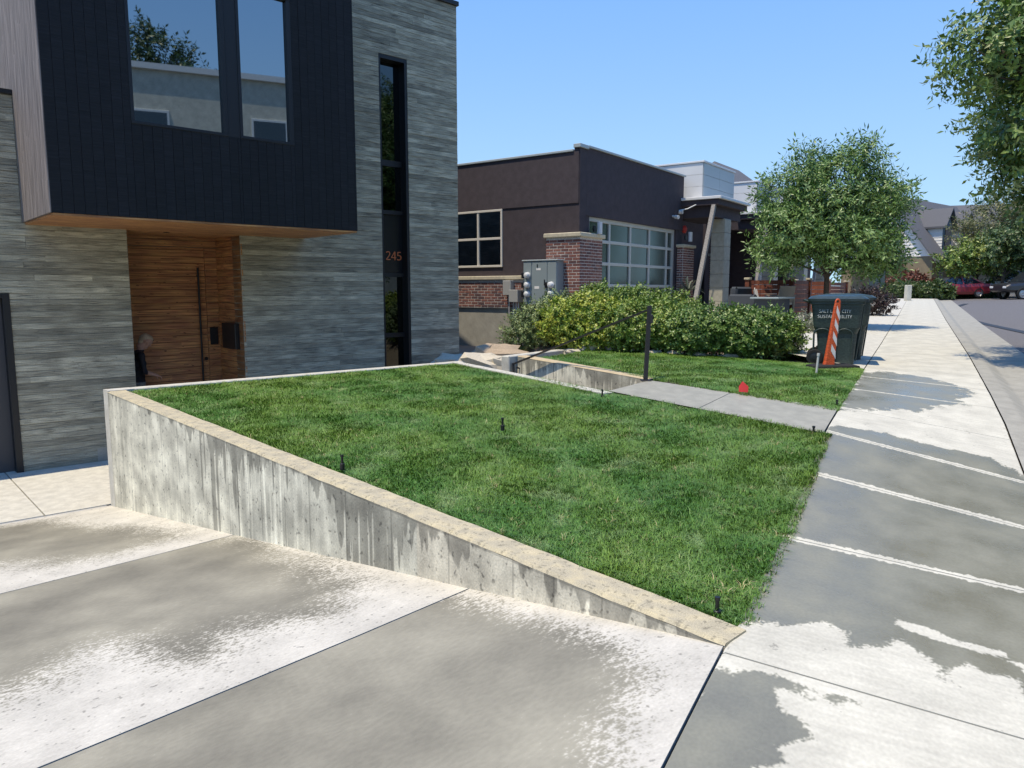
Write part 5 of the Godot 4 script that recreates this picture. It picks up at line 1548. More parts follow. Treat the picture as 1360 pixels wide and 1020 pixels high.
func limbs(parent: Node, base: Vector3, trunk_h: float, r0: float, lobes: Array, sd: int, lean := Vector3.ZERO) -> void:
	var r := RandomNumberGenerator.new(); r.seed = sd
	var mb := MB.new()
	var fork := base + Vector3(0, trunk_h, 0) + lean
	mb.tube([base - Vector3(0, 0.2, 0), base + Vector3(0, 0.12, 0), base + Vector3(0, trunk_h * 0.5, 0) + lean * 0.4, fork, fork + Vector3(lean.x * 0.4, 0.6, lean.z * 0.4)], [r0 * 1.45, r0 * 1.08, r0 * 0.92, r0 * 0.8, r0 * 0.4], 10)
	obj("trunk", mb, M.bark, parent)
	var lm := MB.new()
	for l in lobes:
		var c: Vector3 = l[0]
		var d: Vector3 = c - fork
		var st: Vector3 = fork - Vector3(0, r.randf() * trunk_h * 0.22, 0)
		var mid: Vector3 = st.lerp(c, 0.5) + Vector3(r.randf() - 0.5, r.randf() * 0.5, r.randf() - 0.5) * d.length() * 0.16
		lm.tube([st, mid, c], [r0 * 0.46, r0 * 0.28, r0 * 0.12], 7)
		for k in 7:
			var q := Vector3(r.randfn(), r.randfn() * 0.8 + 0.3, r.randfn()).normalized()
			var e: Vector3 = c + q * l[1] * 0.85
			var s0: Vector3 = mid.lerp(c, r.randf_range(0.3, 1.0))
			lm.tube([s0, s0.lerp(e, 0.5) + Vector3(0, 0.08, 0), e], [r0 * 0.15, r0 * 0.09, r0 * 0.03], 5)
	obj("limbs", lm, M.bark, parent)

func make_tree(called: String, label: String, base: Vector3, trunk_h: float, r0: float, lobes: Array, count: int, meshes: Array, cols: Array, sd: int, shell := 0.45, gap := -0.3, flat := 0.35, group := "", drift := 1.0) -> Node3D:
	var t := thing(called, label, "tree", base, 0.0, group)
	limbs(t, Vector3.ZERO, trunk_h, r0, lobes, sd)
	crown(t, "crown", lobes, count, meshes, cols, sd + 7, shell, gap, flat, drift)
	return t

func V3(x: float, y: float, z: float) -> Vector3:
	return Vector3(x, y, z)

func build_trees() -> void:
	# street tree behind the bins
	var ash := []
	for k in 4: ash.append(sprig(600 + k, 11, 0.42, 0.135, 0.36, 0.5))
	var cols := [Color(0.114, 0.210, 0.056), Color(0.190, 0.306, 0.083), Color(0.273, 0.393, 0.163)]
	var b := Vector3(9.25, 0.5, -22.0)
	var lobes := [[V3(0, 3.25, 0), V3(1.3, 1.2, 1.3)], [V3(-1.15, 2.75, 0.2), V3(0.9, 0.85, 0.9)], [V3(1.2, 2.85, -0.1), V3(0.85, 0.9, 0.95)], [V3(0.35, 2.3, 0.9), V3(0.9, 0.65, 0.8)], [V3(-0.75, 4.25, 0.1), V3(0.62, 0.85, 0.7)], [V3(0.05, 4.4, 0.1), V3(0.42, 0.75, 0.5)], [V3(0.8, 4.45, 0), V3(0.5, 0.95, 0.6)], [V3(-1.35, 3.75, -0.2), V3(0.6, 0.75, 0.7)], [V3(1.55, 3.65, 0.2), V3(0.55, 0.65, 0.65)], [V3(0, 2.9, -1.0), V3(1.0, 0.8, 0.7)], [V3(-1.65, 2.1, 0.3), V3(0.5, 0.45, 0.5)], [V3(1.4, 2.0, 0.4), V3(0.6, 0.42, 0.5)]]
	make_tree("street_tree", "round young street tree with narrow green leaves behind the bins", b, 1.75, 0.085, lobes, 5000, ash, cols, 61, 0.3, -0.24)
	# the big tree reaching in from across the road
	var big := []
	for k in 4: big.append(sprig(640 + k, 13, 0.34, 0.128, 0.44, 0.6))
	cols = [Color(0.105, 0.185, 0.045), Color(0.175, 0.265, 0.065), Color(0.25, 0.33, 0.14)]
	b = Vector3(11.45, 0.15, -12.8)
	lobes = [[V3(-2.2, 5.6, 0.2), V3(1.5, 1.5, 1.5)], [V3(-3.45, 5.15, 0.3), V3(1.0, 0.60, 0.8)], [V3(-2.35, 3.8, 0.3), V3(1.25, 1.1, 1.3)], [V3(-1.4, 7.0, 0), V3(2.0, 1.4, 1.8)], [V3(0, 5.2, 0), V3(2.0, 2.2, 2.2)], [V3(1.6, 6.2, -0.5), V3(2.0, 2.0, 2.0)], [V3(-1.0, 3.1, 1.0), V3(1.4, 0.9, 1.3)], [V3(0.4, 8.2, 0), V3(1.8, 1.3, 1.8)], [V3(-0.8, 5.0, -1.8), V3(1.8, 1.7, 1.4)]]
	make_tree("large_tree", "tall leafy tree with glossy leaves overhanging the road", b, 2.6, 0.19, lobes, 9000, big, cols, 67, 0.30, -0.36, 0.1)
	# far trees at the end of the street
	var far := []
	for k in 3: far.append(sprig(680 + k, 14, 0.75, 0.26, 0.5, 0.7))
	var weep := []
	for k in 3: weep.append(sprig(690 + k, 16, 1.0, 0.2, 0.36, 1.1))
	make_tree("far_tree", "low spreading tree with bright lime foliage near the red car", Vector3(33.5, 1.0, -54.0), 1.5, 0.12, [[V3(0, 3.0, 0), V3(1.8, 1.0, 1.6)], [V3(-1.6, 2.5, 0.2), V3(1.1, 0.7, 1.1)], [V3(1.6, 3.1, 0), V3(1.4, 1.0, 1.3)]], 620, far, [Color(0.112, 0.188, 0.038), Color(0.225, 0.300, 0.053), Color(0.285, 0.330, 0.075)], 71, 0.4, -0.25)
	make_tree("far_tree", "drooping olive green tree rising above the parked vehicles", Vector3(37.4, 1.15, -58.0), 2.0, 0.18, [[V3(0, 5.0, 0), V3(2.6, 2.2, 2.4)], [V3(-1.6, 4.2, 0), V3(1.6, 1.7, 1.6)], [V3(2.2, 4.4, 0.2), V3(2.0, 2.0, 1.8)], [V3(0.4, 6.6, 0), V3(1.5, 1.0, 1.4)]], 1300, weep, [Color(0.128, 0.150, 0.060), Color(0.195, 0.210, 0.090), Color(0.270, 0.255, 0.135)], 72, 0.35, -0.25)
	make_tree("far_tree", "dark dense tree beside the silver vehicle at the street end", Vector3(34.4, 1.15, -52.5), 1.5, 0.13, [[V3(0, 3.0, 0), V3(1.7, 1.2, 1.6)], [V3(1.8, 3.2, 0.1), V3(1.7, 1.2, 1.5)], [V3(0.8, 4.0, 0.1), V3(1.4, 1.0, 1.4)]], 760, far, [Color(0.057, 0.102, 0.033), Color(0.098, 0.150, 0.045)], 73, 0.4, -0.25)
	make_tree("far_tree", "tall dark green tree filling the far end of the street", Vector3(42.5, 1.2, -61.0), 2.2, 0.2, [[V3(0, 4.6, 0), V3(3.2, 2.6, 2.6)], [V3(-2.4, 3.4, 0.2), V3(1.8, 1.5, 1.6)], [V3(2.8, 4.0, 0), V3(2.4, 2.3, 2.2)]], 1300, far, [Color(0.054, 0.099, 0.033), Color(0.105, 0.158, 0.048)], 74, 0.4, -0.28)
	# tree mirrored in the upper windows, and one for the slit window
	make_tree("opposite_tree", "bushy green tree rising behind the white building across the road", Vector3(25.0, -2.4, 7.0), 7.0, 0.35, [[V3(0, 12.5, 0), V3(4.0, 3.4, 4.0)], [V3(-2.5, 11.4, 2.0), V3(3.0, 2.5, 2.6)], [V3(2.6, 14.0, -1.0), V3(2.8, 2.6, 2.8)], [V3(0.3, 16.0, 0.3), V3(2.4, 2.2, 2.4)]], 2600, far, [Color(0.05, 0.09, 0.028), Color(0.085, 0.13, 0.04)], 75, 0.35, -0.3)

func shrub(called: String, label: String, base: Vector3, lobes: Array, count: int, meshes: Array, cols: Array, sd: int, shell := 0.62, gap := -0.42, group := "") -> Node3D:
	var t := thing(called, label, "shrub", base, 0.0, group)
	var r := RandomNumberGenerator.new(); r.seed = sd
	var mb := MB.new()
	for l in lobes:
		for k in 6:
			var e: Vector3 = l[0] + Vector3(r.randf() - 0.5, r.randf() * 0.8, r.randf() - 0.5) * l[1] * 1.2
			var s0 := Vector3(l[0].x + r.randf_range(-0.15, 0.15), -0.05, l[0].z + r.randf_range(-0.15, 0.15))
			mb.tube([s0, s0.lerp(e, 0.5) + Vector3(r.randf() - 0.5, 0, r.randf() - 0.5) * 0.1, e], [0.014, 0.010, 0.005], 5)
	obj("stem", mb, M.bark, t)
	crown(t, "foliage", lobes, count, meshes, cols, sd, shell, gap, 0.5, 0.4)
	return t

func build_hedges() -> void:
	var box := []
	for k in 4: box.append(sprig(700 + k, 12, 0.15, 0.062, 0.62, 0.4))
	var fine := []
	for k in 3: fine.append(sprig(720 + k, 14, 0.17, 0.052, 0.45, 0.3))
	var green := [Color(0.098, 0.180, 0.040), Color(0.169, 0.259, 0.056), Color(0.286, 0.372, 0.125)]
	var lime := [Color(0.210, 0.305, 0.042), Color(0.350, 0.395, 0.052), Color(0.43, 0.46, 0.09)]
	var mid := [Color(0.143, 0.233, 0.045), Color(0.247, 0.333, 0.062), Color(0.338, 0.412, 0.112)]
	var grey := [Color(0.143, 0.206, 0.081), Color(0.221, 0.293, 0.106), Color(0.299, 0.372, 0.150)]
	# three clipped bushes grown together along the lawn
	var gp := "clipped hedge bushes along the side lawn"
	shrub("hedge_bush", "rounded dark green hedge bush at the bin end of the hedge", Vector3(4.62, 0.42, -13.45), [[V3(0, 0.44, 0), V3(0.50, 0.36, 0.5)], [V3(-0.35, 0.40, 0.1), V3(0.42, 0.36, 0.45)], [V3(0.2, 0.32, 0.1), V3(0.35, 0.28, 0.4)]], 1500, box, green, 81, 0.6, -0.42, gp)
	shrub("hedge_bush", "middle dark green hedge bush with open stems below", Vector3(3.72, 0.42, -13.75), [[V3(0, 0.46, 0), V3(0.52, 0.38, 0.5)], [V3(-0.4, 0.42, 0.05), V3(0.42, 0.36, 0.45)], [V3(0.35, 0.44, 0.1), V3(0.40, 0.36, 0.42)]], 1700, box, green, 82, 0.6, -0.42, gp)
	shrub("hedge_bush", "hedge bush right behind the black rail post", Vector3(2.75, 0.42, -14.35), [[V3(0, 0.49, 0), V3(0.55, 0.42, 0.5)], [V3(-0.45, 0.46, 0.0), V3(0.45, 0.40, 0.48)], [V3(0.4, 0.42, 0.1), V3(0.42, 0.38, 0.45)]], 1800, box, mid, 83, 0.6, -0.45, gp)
	shrub("lime_shrub", "broad shrub with yellow green new growth below the meter cabinet", Vector3(1.55, 0.38, -15.05), [[V3(0, 0.64, 0), V3(0.62, 0.42, 0.55)], [V3(-0.5, 0.58, 0.1), V3(0.45, 0.42, 0.5)], [V3(0.5, 0.60, 0.1), V3(0.5, 0.38, 0.5)], [V3(0.0, 0.36, 0.25), V3(0.72, 0.36, 0.45)]], 2500, box, lime, 84, 0.6, -0.45)
	shrub("back_shrub", "taller green shrub in front of the garage door", Vector3(2.6, 0.55, -16.0), [[V3(0, 0.66, 0), V3(0.70, 0.40, 0.5)], [V3(-0.7, 0.70, 0), V3(0.6, 0.40, 0.5)], [V3(0.8, 0.58, 0), V3(0.6, 0.36, 0.5)]], 1500, box, mid, 85, 0.6, -0.45)
	shrub("grey_shrub", "loose grey green shrub against the concrete foundation", Vector3(0.62, 0.30, -15.55), [[V3(0, 0.55, 0), V3(0.50, 0.55, 0.5)], [V3(-0.42, 0.38, 0.1), V3(0.36, 0.42, 0.4)], [V3(0.35, 0.65, 0), V3(0.40, 0.55, 0.42)]], 1500, fine, grey, 86, 0.45, -0.30)
	# burgundy shrubs and low plants by the far drive
	var burg := [Color(0.030, 0.018, 0.018), Color(0.055, 0.028, 0.026), Color(0.08, 0.05, 0.04)]
	shrub("burgundy_shrub", "dark burgundy shrub at the foot of the street tree", Vector3(14.2, 0.6, -29.5), [[V3(0, 0.6, 0), V3(0.55, 0.55, 0.6)], [V3(0.5, 0.45, 0), V3(0.4, 0.4, 0.5)], [V3(-0.6, 0.5, 0.1), V3(0.5, 0.45, 0.5)]], 420, [sprig(760, 12, 0.2, 0.09, 0.5), sprig(761, 12, 0.2, 0.09, 0.5)], burg, 87, 0.5, -0.4)
	var leafy := [sprig(770, 12, 0.4, 0.2, 0.5), sprig(771, 12, 0.4, 0.2, 0.5)]
	shrub("clipped_hedge", "long low clipped green hedge in front of the red car", Vector3(28.6, 1.0, -52.0), [[V3(-1.0, 0.45, 0), V3(0.9, 0.5, 0.7)], [V3(0.0, 0.45, 0.1), V3(0.9, 0.5, 0.7)], [V3(1.0, 0.45, 0), V3(0.9, 0.5, 0.7)], [V3(-1.9, 0.42, 0), V3(0.8, 0.48, 0.7)]], 1000, leafy, [Color(0.05, 0.085, 0.02), Color(0.085, 0.125, 0.03)], 88, 0.5, -0.5)
	shrub("clipped_hedge", "short clipped green hedge behind the tail of the red car", Vector3(33.6, 1.05, -54.5), [[V3(-0.6, 0.45, 0), V3(0.8, 0.5, 0.7)], [V3(0.5, 0.45, 0.1), V3(0.8, 0.5, 0.7)]], 450, leafy, [Color(0.05, 0.085, 0.02), Color(0.085, 0.125, 0.03)], 89, 0.5, -0.5)
	shrub("red_shrub", "rounded rust red shrub beside the gabled house", Vector3(28.8, 1.1, -54.5), [[V3(0, 0.9, 0), V3(1.2, 0.75, 1.0)], [V3(0.9, 0.7, 0), V3(0.9, 0.6, 0.8)]], 520, leafy, [Color(0.12, 0.035, 0.02), Color(0.19, 0.06, 0.03)], 90, 0.5, -0.5)
	var pale := [Color(0.17, 0.20, 0.14), Color(0.26, 0.28, 0.20)]
	shrub("silver_plant", "low silvery ground plant behind the green bins", Vector3(7.2, 0.55, -18.5), [[V3(0, 0.2, 0), V3(0.6, 0.25, 0.5)], [V3(0.7, 0.18, 0), V3(0.5, 0.2, 0.4)]], 420, fine, pale, 91, 0.4, -0.4)
	# spiky plant by the porch
	var y := thing("yucca", "spiky grey yucca with drooping leaves beside brick pier", "plant", in_frame(N_O, N_AZ, Vector3(5.0, 0.45, 0.55) * NS))
	var r := RandomNumberGenerator.new(); r.seed = 5
	for k in 34:
		var a := r.randf() * TAU; var e := r.randf_range(-0.1, 1.2)
		var d := Vector3(cos(a) * cos(e), sin(e), sin(a) * cos(e)); var l := r.randf_range(0.5, 0.8)
		var mb := MB.new()
		mb.col = Color(0.10, 0.12, 0.09) * r.randf_range(0.7, 1.6)
		var s := d.cross(Vector3.UP).normalized() * 0.022
		var p := Vector3(0, 0.85, 0); var m := p + d * l * 0.55; var t := p + d * l + Vector3(0, -0.22, 0)
		mb.tri(p - s, p + s, m + s); mb.tri(p - s, m + s, m - s); mb.tri(m - s, m + s, t)
		obj("leaf", mb, M.leaf, y)
	var tk := MB.new(); tk.tube([Vector3(0, -0.1, 0), Vector3(0, 0.86, 0)], [0.09, 0.07], 8); obj("trunk", tk, M.bark, y)
	# boulders where the side yard falls to the stairs
	rock("boulder", "large pale boulder between the stairs and the foundation wall", Vector3(-0.62, 0.16, -13.85), Vector3(0.50, 0.28, 0.40), 1, M.rock_pale)
	rock("boulder", "pale boulder touching the end of the stair wall", Vector3(-0.06, 0.16, -13.75), Vector3(0.34, 0.24, 0.30), 2, M.rock_pale)
	rock("boulder", "reddish tan flat boulder up against the grey green shrub", Vector3(-0.25, 0.30, -14.6), Vector3(0.52, 0.26, 0.38), 3, M.rock_tan)
	rock("boulder", "flat cream boulder at the foot of the foundation wall", Vector3(-1.15, 0.05, -14.9), Vector3(0.5, 0.25, 0.4), 4, M.rock_pale)
	# stones edging the hedge bed
	var sp := [[1.5, -14.55, 0.16], [1.75, -14.75, 0.14], [2.0, -14.6, 0.12], [2.35, -14.35, 0.13], [2.65, -14.0, 0.12], [3.1, -13.85, 0.15], [3.45, -13.55, 0.14], [3.95, -13.35, 0.12], [1.2, -14.4, 0.13], [2.2, -14.75, 0.15]]
	for i in sp.size():
		rock("edging_stone", "small pale edging stone under the hedge", Vector3(sp[i][0], yard_y(sp[i][0], sp[i][1]) + 0.0, sp[i][1]), Vector3(sp[i][2] * 1.3, sp[i][2] * 0.5, sp[i][2]), 10 + i, M.rock_pale, "edging stones of the hedge bed")

func rock(called: String, label: String, at: Vector3, size: Vector3, sd: int, m: Material, group := "") -> void:
	var f := FastNoiseLite.new(); f.seed = sd; f.frequency = 1.5; f.fractal_octaves = 4
	var mb := MB.new()
	var R := 7; var C := 10
	var P := func(i: int, j: int) -> Vector3:
		var th := PI * i / R; var ph := TAU * (j % C) / C
		var d := Vector3(sin(th) * cos(ph), cos(th), sin(th) * sin(ph))
		var k := 1.0 + 0.55 * f.get_noise_3dv(d * 1.3 + Vector3(sd, 0, 0))
		# flattened facets
		var e := Vector3(signf(d.x) * pow(absf(d.x), 0.8), signf(d.y) * pow(absf(d.y), 0.75), signf(d.z) * pow(absf(d.z), 0.8))
		return e * k * size
	for i in R:
		for j in C:
			mb.quad(P.call(i + 1, j), P.call(i + 1, j + 1), P.call(i, j + 1), P.call(i, j), Vector2(j * 0.05, i * 0.05))
	var o := obj(called, mb, m)
	o.position = at
	tag(o, label, "boulder" if called == "boulder" else "stone", group)
# ---------------------------------------------------------------- bins, rail, markers, porch furniture
func rloop(cx: float, cz: float, hx: float, hz: float, y: float, rad: float, n := 4) -> Array:
	var a := []
	for q in [[1, 1, 0.0], [-1, 1, PI / 2], [-1, -1, PI], [1, -1, PI * 1.5]]:
		for k in n + 1:
			var t: float = q[2] + PI / 2 * k / n
			a.append(Vector3(cx + q[0] * (hx - rad) + cos(t) * rad, y, cz + q[1] * (hz - rad) + sin(t) * rad))
	a.reverse()
	return a

func make_bin(label: String, at: Vector3, turn: float) -> Node3D:
	# local +x is the front (lid opening); -x carries wheels and handle; z faces are the sides
	var b := thing("wheeled_bin", label, "bin", at, turn, "")
	var mb := MB.new()
	mb.loft([rloop(0.02, 0, 0.27, 0.24, 0.03, 0.05), rloop(0.02, 0, 0.285, 0.255, 0.30, 0.05), rloop(0.015, 0, 0.30, 0.268, 0.52, 0.05), rloop(0.01, 0, 0.345, 0.30, 0.62, 0.05), rloop(0.0, 0, 0.385, 0.335, 0.99, 0.05), rloop(0.0, 0, 0.41, 0.355, 1.00, 0.05), rloop(0.0, 0, 0.41, 0.355, 1.05, 0.05)])
	obj("body", mb, M.bin_green, b)
	# pressed panels on the side: an upper flat field and two arched recess edges
	for s in [1, -1]:
		var rb := MB.new()
		for q in [[-0.20, 0.13], [0.13, 0.12]]:
			var pts := []
			for k in 9:
				var t := PI * k / 8.0
				pts.append(Vector3(q[0] - cos(t) * q[1], 0.50 + sin(t) * 0.10, s * (0.272 + sin(t) * 0.022)))
			pts.push_front(Vector3(q[0] - q[1] * 0.95, 0.10, s * 0.250)); pts.append(Vector3(q[0] + q[1] * 0.95, 0.10, s * 0.250))
			var rr := []
			for p in pts: rr.append(0.014)
			rb.tube(pts, rr, 6)
		obj("side_rib", rb, M.bin_green, b)
	var fr := MB.new()
	for z in [-0.12, 0.12]: fr.tube([Vector3(0.315, 0.08, z), Vector3(0.40, 0.96, z * 1.15)], [0.014, 0.016], 6)
	obj("front_rib", fr, M.bin_green, b)
	# lid
	var ld := MB.new()
	ld.loft([rloop(0.01, 0, 0.45, 0.385, 1.045, 0.07), rloop(0.01, 0, 0.455, 0.39, 1.085, 0.07), rloop(0.0, 0, 0.40, 0.34, 1.125, 0.08), rloop(-0.02, 0, 0.27, 0.23, 1.150, 0.09), rloop(-0.03, 0, 0.10, 0.09, 1.158, 0.05)])
	obj("lid", ld, M.bin_lid, b)
	var hd := MB.new()
	hd.tube([Vector3(-0.40, 1.03, -0.26), Vector3(-0.49, 1.06, -0.24), Vector3(-0.50, 1.06, 0.24), Vector3(-0.40, 1.03, 0.26)], [0.018, 0.018, 0.018, 0.018], 8)
	obj("handle", hd, M.bin_green, b)
	var ax := MB.new(); ax.tube([Vector3(-0.30, 0.13, -0.30), Vector3(-0.30, 0.13, 0.30)], [0.012, 0.012], 8); obj("axle", ax, M.conduit, b)
	for s in [1, -1]:
		var w := MB.new()
		w.lathe(Vector3(-0.30, 0.13, s * 0.25), Vector3(0, 0, s), [[0.09, 0.0], [0.125, 0.0], [0.13, 0.02], [0.13, 0.05], [0.12, 0.06], [0.08, 0.06]], 20)
		var wo := obj("wheel", w, M.tyre, b)
		w = MB.new(); w.lathe(Vector3(-0.30, 0.13, s * 0.25), Vector3(0, 0, s), [[0.0, 0.005], [0.095, 0.005], [0.095, 0.05], [0.03, 0.06], [0.0, 0.06]], 16)
		obj("hub", w, M.black_metal, wo)
	return b

func lettering(parent: Node, called: String, text: String, size: float, m: Material, at: Vector3, tilt := Vector3.ZERO) -> void:
	var tm := TextMesh.new(); tm.text = text; tm.font_size = 64; tm.pixel_size = size / 46.0; tm.depth = 0.004
	var sf := SystemFont.new(); sf.font_names = PackedStringArray(["Droid Sans"]); tm.font = sf
	tm.material = m
	var o := inst(called, tm, parent); o.position = at; o.rotation = tilt

func sprinkler(label: String, at: Vector3) -> void:
	var s := thing("sprinkler_head", label, "sprinkler", at)
	var mb := MB.new(); mb.lathe(Vector3.ZERO, Vector3.UP, [[0.0, -0.05], [0.02, -0.05], [0.02, 0.0], [0.014, 0.004], [0.0, 0.004]], 12); obj("body", mb, M.sprinkler, s)
	mb = MB.new(); mb.lathe(Vector3.ZERO, Vector3.UP, [[0.010, 0.0], [0.010, 0.055], [0.014, 0.056], [0.014, 0.072], [0.0, 0.074]], 10); obj("riser", mb, M.sprinkler, s)

func build_small() -> void:
	# turn so that local +x points across the sidewalk to the road: bearing S_AZ + 90
	var turn := frame_turn(S_AZ + 84.0)
	var p1 := Vector3(5.36, 0.385, -12.3)
	var b1 := make_bin("green wheeled bin with white lettering beside the orange marker post", p1, turn)
	var d := deg_to_rad(S_AZ)
	lettering(b1, "lettering", "SALT LAKE CITY", 0.05, M.lettering, Vector3(-0.03, 0.885, 0.332), Vector3(-0.1, 0, 0))
	lettering(b1, "lettering", "SUSTAINABILITY", 0.05, M.lettering, Vector3(-0.03, 0.80, 0.323), Vector3(-0.1, 0, 0))
	make_bin("plain green wheeled bin standing behind the lettered one", p1 + Vector3(sin(d) * 0.82 + 0.05, 0.012, -cos(d) * 0.82), turn + 0.06)
	# orange marker on a rubber base
	var o := thing("marker_post", "orange and white striped marker post on black rubber base", "traffic marker", Vector3(5.02, 0.385, -11.62), 0.12)
	var mb := MB.new()
	mb.loft([rloop(0.03, 0, 0.37, 0.20, 0.0, 0.05), rloop(0.03, 0, 0.36, 0.19, 0.05, 0.05), rloop(0.03, 0, 0.30, 0.15, 0.065, 0.05)])
	obj("rubber_base", mb, M.tyre, o)
	var post := MB.new()
	var lo := []; 
	for q in [[0.06, 0.088, 0.040], [0.12, 0.080, 0.036], [0.98, 0.050, 0.022], [1.03, 0.044, 0.020]]:
		lo.append(rloop(-0.04 + (q[0] - 0.06) * 0.10, 0.0, q[1], q[2], q[0], 0.018, 3))
	post.loft(lo)
	var ps := obj("post", post, M.orange, o)
	var hn := MB.new(); var hp := []; var hr := []
	for k in 9:
		var t := PI * k / 8.0
		hp.append(Vector3(0.057 - cos(t) * 0.034, 1.025 + sin(t) * 0.055, 0)); hr.append(0.015)
	hn.tube(hp, hr, 8); obj("handle", hn, M.orange, ps)
	for k in 4:
		var y := 0.20 + k * 0.20
		var st := MB.new()
		var cx := func(yy: float) -> float: return -0.04 + (yy - 0.06) * 0.10
		var hwid := func(yy: float) -> float: return lerpf(0.080, 0.050, (yy - 0.12) / 0.86)
		var zz := func(yy: float) -> float: return lerpf(0.036, 0.022, (yy - 0.12) / 0.86) + 0.003
		var x0a: float = cx.call(y) - 0.1 * hwid.call(y); var x1a: float = cx.call(y) + 0.96 * hwid.call(y)
		var a := Vector3(x0a, y + 0.08, zz.call(y + 0.08)); var b := Vector3(x1a, y - 0.05, zz.call(y - 0.05)); var c := Vector3(x1a - 0.004, y + 0.07, zz.call(y + 0.07)); var e := Vector3(x0a + 0.008, y + 0.19, zz.call(y + 0.19))
		st.quad(a, b, c, e)
		st.quad(Vector3(b.x, b.y, b.z), Vector3(b.x + 0.006, b.y, -b.z), Vector3(c.x + 0.006, c.y, -c.z), c)
		obj("stripe", st, M.reflective, ps)
	# grey stake
	mb = MB.new(); mb.lathe(Vector3.ZERO, Vector3.UP, [[0.0, -0.1], [0.016, -0.1], [0.016, 0.27], [0.022, 0.27], [0.022, 0.31], [0.0, 0.312]], 12)
	var sk := obj("pipe_stake", mb, M.pvc); sk.position = Vector3(4.50, 0.375, -10.90); sk.rotation.z = -0.06
	tag(sk, "thin grey pipe stake standing in the side lawn", "stake")
	# red flag
	var fl := thing("marker_flag", "small red marker flag on a wire at the path edge", "flag", Vector3(2.78, 0.355, -8.86), 0.3)
	mb = MB.new(); mb.tube([Vector3(0, -0.1, 0), Vector3(0.005, 0.16, 0)], [0.002, 0.002], 6); obj("wire", mb, M.conduit, fl)
	mb = MB.new()
	var fp := [Vector3(0.004, 0.155, 0), Vector3(0.004, 0.05, 0.005)]
	mb.tri(Vector3(-0.005, 0.165, 0), Vector3(0.055, 0.03, 0.03), Vector3(0.06, 0.10, 0.03)); mb.tri(Vector3(-0.005, 0.165, 0), Vector3(-0.045, 0.035, -0.01), Vector3(0.055, 0.03, 0.03)); mb.tri(Vector3(-0.005, 0.165, 0), Vector3(-0.045, 0.10, -0.015), Vector3(-0.045, 0.035, -0.01))
	obj("flag", mb, M.flag, fl)
	# sprinklers
	sprinkler("black sprinkler head by the sloping planter wall", Vector3(-1.38, 0.205, -5.90))
	sprinkler("black sprinkler head in the middle of the raised lawn", Vector3(-0.09, 0.33, -6.95))
	sprinkler("black sprinkler head at the low tip of the planter", Vector3(1.02, 0.02, -3.52))
	sprinkler("black sprinkler head where lawn, path and sidewalk meet", Vector3(2.76, 0.30, -6.68))
	sprinkler("black sprinkler head at the corner of the side lawn", Vector3(3.58, 0.335, -8.08))
	sprinkler("black sprinkler head at the stair end of the path", Vector3(1.10, 0.335, -8.95))
	# handrail
	var hr2 := thing("handrail", "black steel handrail running down beside the sunken stairs", "handrail", Vector3.ZERO)
	var pb := Vector3(1.86, 0.355, -10.26)
	mb = MB.new(); mb.bar(pb, pb + Vector3(0.03, 1.04, 0.02), 0.055, 0.055); obj("post", mb, M.black_rail, hr2)
	mb = MB.new(); mb.cbox(pb + Vector3(-0.07, -0.002, -0.07), pb + Vector3(0.07, 0.014, 0.07), 0.003); obj("base_plate", mb, M.black_rail, hr2)
	var e0 := Vector3(0.02, 0.315, -13.02)
	mb = MB.new(); mb.bar(pb + Vector3(0.02, 0.985, 0), e0, 0.05, 0.022); obj("rail", mb, M.black_rail, hr2)
	mb = MB.new(); mb.bar(e0 + Vector3(0.0, 0.02, 0), e0 + Vector3(0.06, -0.9, 0.02), 0.045, 0.045); obj("lower_post", mb, M.black_rail, hr2)
	mb = MB.new(); mb.cbox(pb + Vector3(0.035, 0.80, -0.02), pb + Vector3(0.075, 0.92, 0.06), 0.006); obj("bracket", mb, M.black_rail, hr2)
	mb = MB.new(); mb.bar(e0 + Vector3(0.06, -0.06, -0.03), e0 + Vector3(0.16, -0.10, -0.06), 0.03, 0.03); mb.bar(e0 + Vector3(0.16, -0.02, -0.06), e0 + Vector3(0.16, -0.14, -0.06), 0.05, 0.02); obj("wall_bracket", mb, M.black_rail, hr2)
	# neighbour's drive
	var g := []
	mb = MB.new()
	var ga := in_frame(N_O, N_AZ, Vector3(0.6, 0, 0.15) * NS); var gb := in_frame(N_O, N_AZ, Vector3(9.0, 0, 0.6) * NS)
	for i in 13:
		var row := []
		for j in 13:
			var b := j / 12.0
			var tt := lerpf(9.45, 17.5, b)
			var fr := tp(tt, -0.012, 0); var bk := ga.lerp(gb, b)
			var p := fr.lerp(bk, i / 12.0)
			p.y = maxf(yard_y(p.x, p.z), lerpf(prof_l(tt), 1.0, i / 12.0)) - 0.006
			row.append(p)
		g.append(row)
	mb.sheet(g)
	struct("neighbour_drive", mb, M.concrete_pale)
	g = []; mb = MB.new()
	for i in 5:
		var row := []
		for j in 9:
			var tt := lerpf(17.6, 60.0, j / 8.0)
			row.append(tp(tt, -0.012 - i * 0.9, prof_l(tt) + i * 0.02 - 0.008))
		g.append(row)
	mb.sheet(g); struct("far_drive", mb, M.concrete_pale)
	# slatted fences
	fence("redwood slat fence panel with capped posts beyond the hedge", [Vector3(6.2, 0, 3.0), Vector3(7.97, 0, 3.0)], true)
	fence("sunlit redwood slat fence panel behind the bin lids", [Vector3(10.2, 0, 2.0), Vector3(10.2, 0, 3.0)], false)
	fence("redwood slat fence panel left of the burgundy shrub", [Vector3(12.0, 0, 2.6), Vector3(14.6, 0, 2.6)], false)
	# porch furniture
	var so := thing("outdoor_sofa", "dark grey outdoor sofa on the neighbouring porch", "sofa", in_frame(N_O, N_AZ, Vector3(5.9, 0.55, 2.1) * NS), frame_turn(N_AZ))
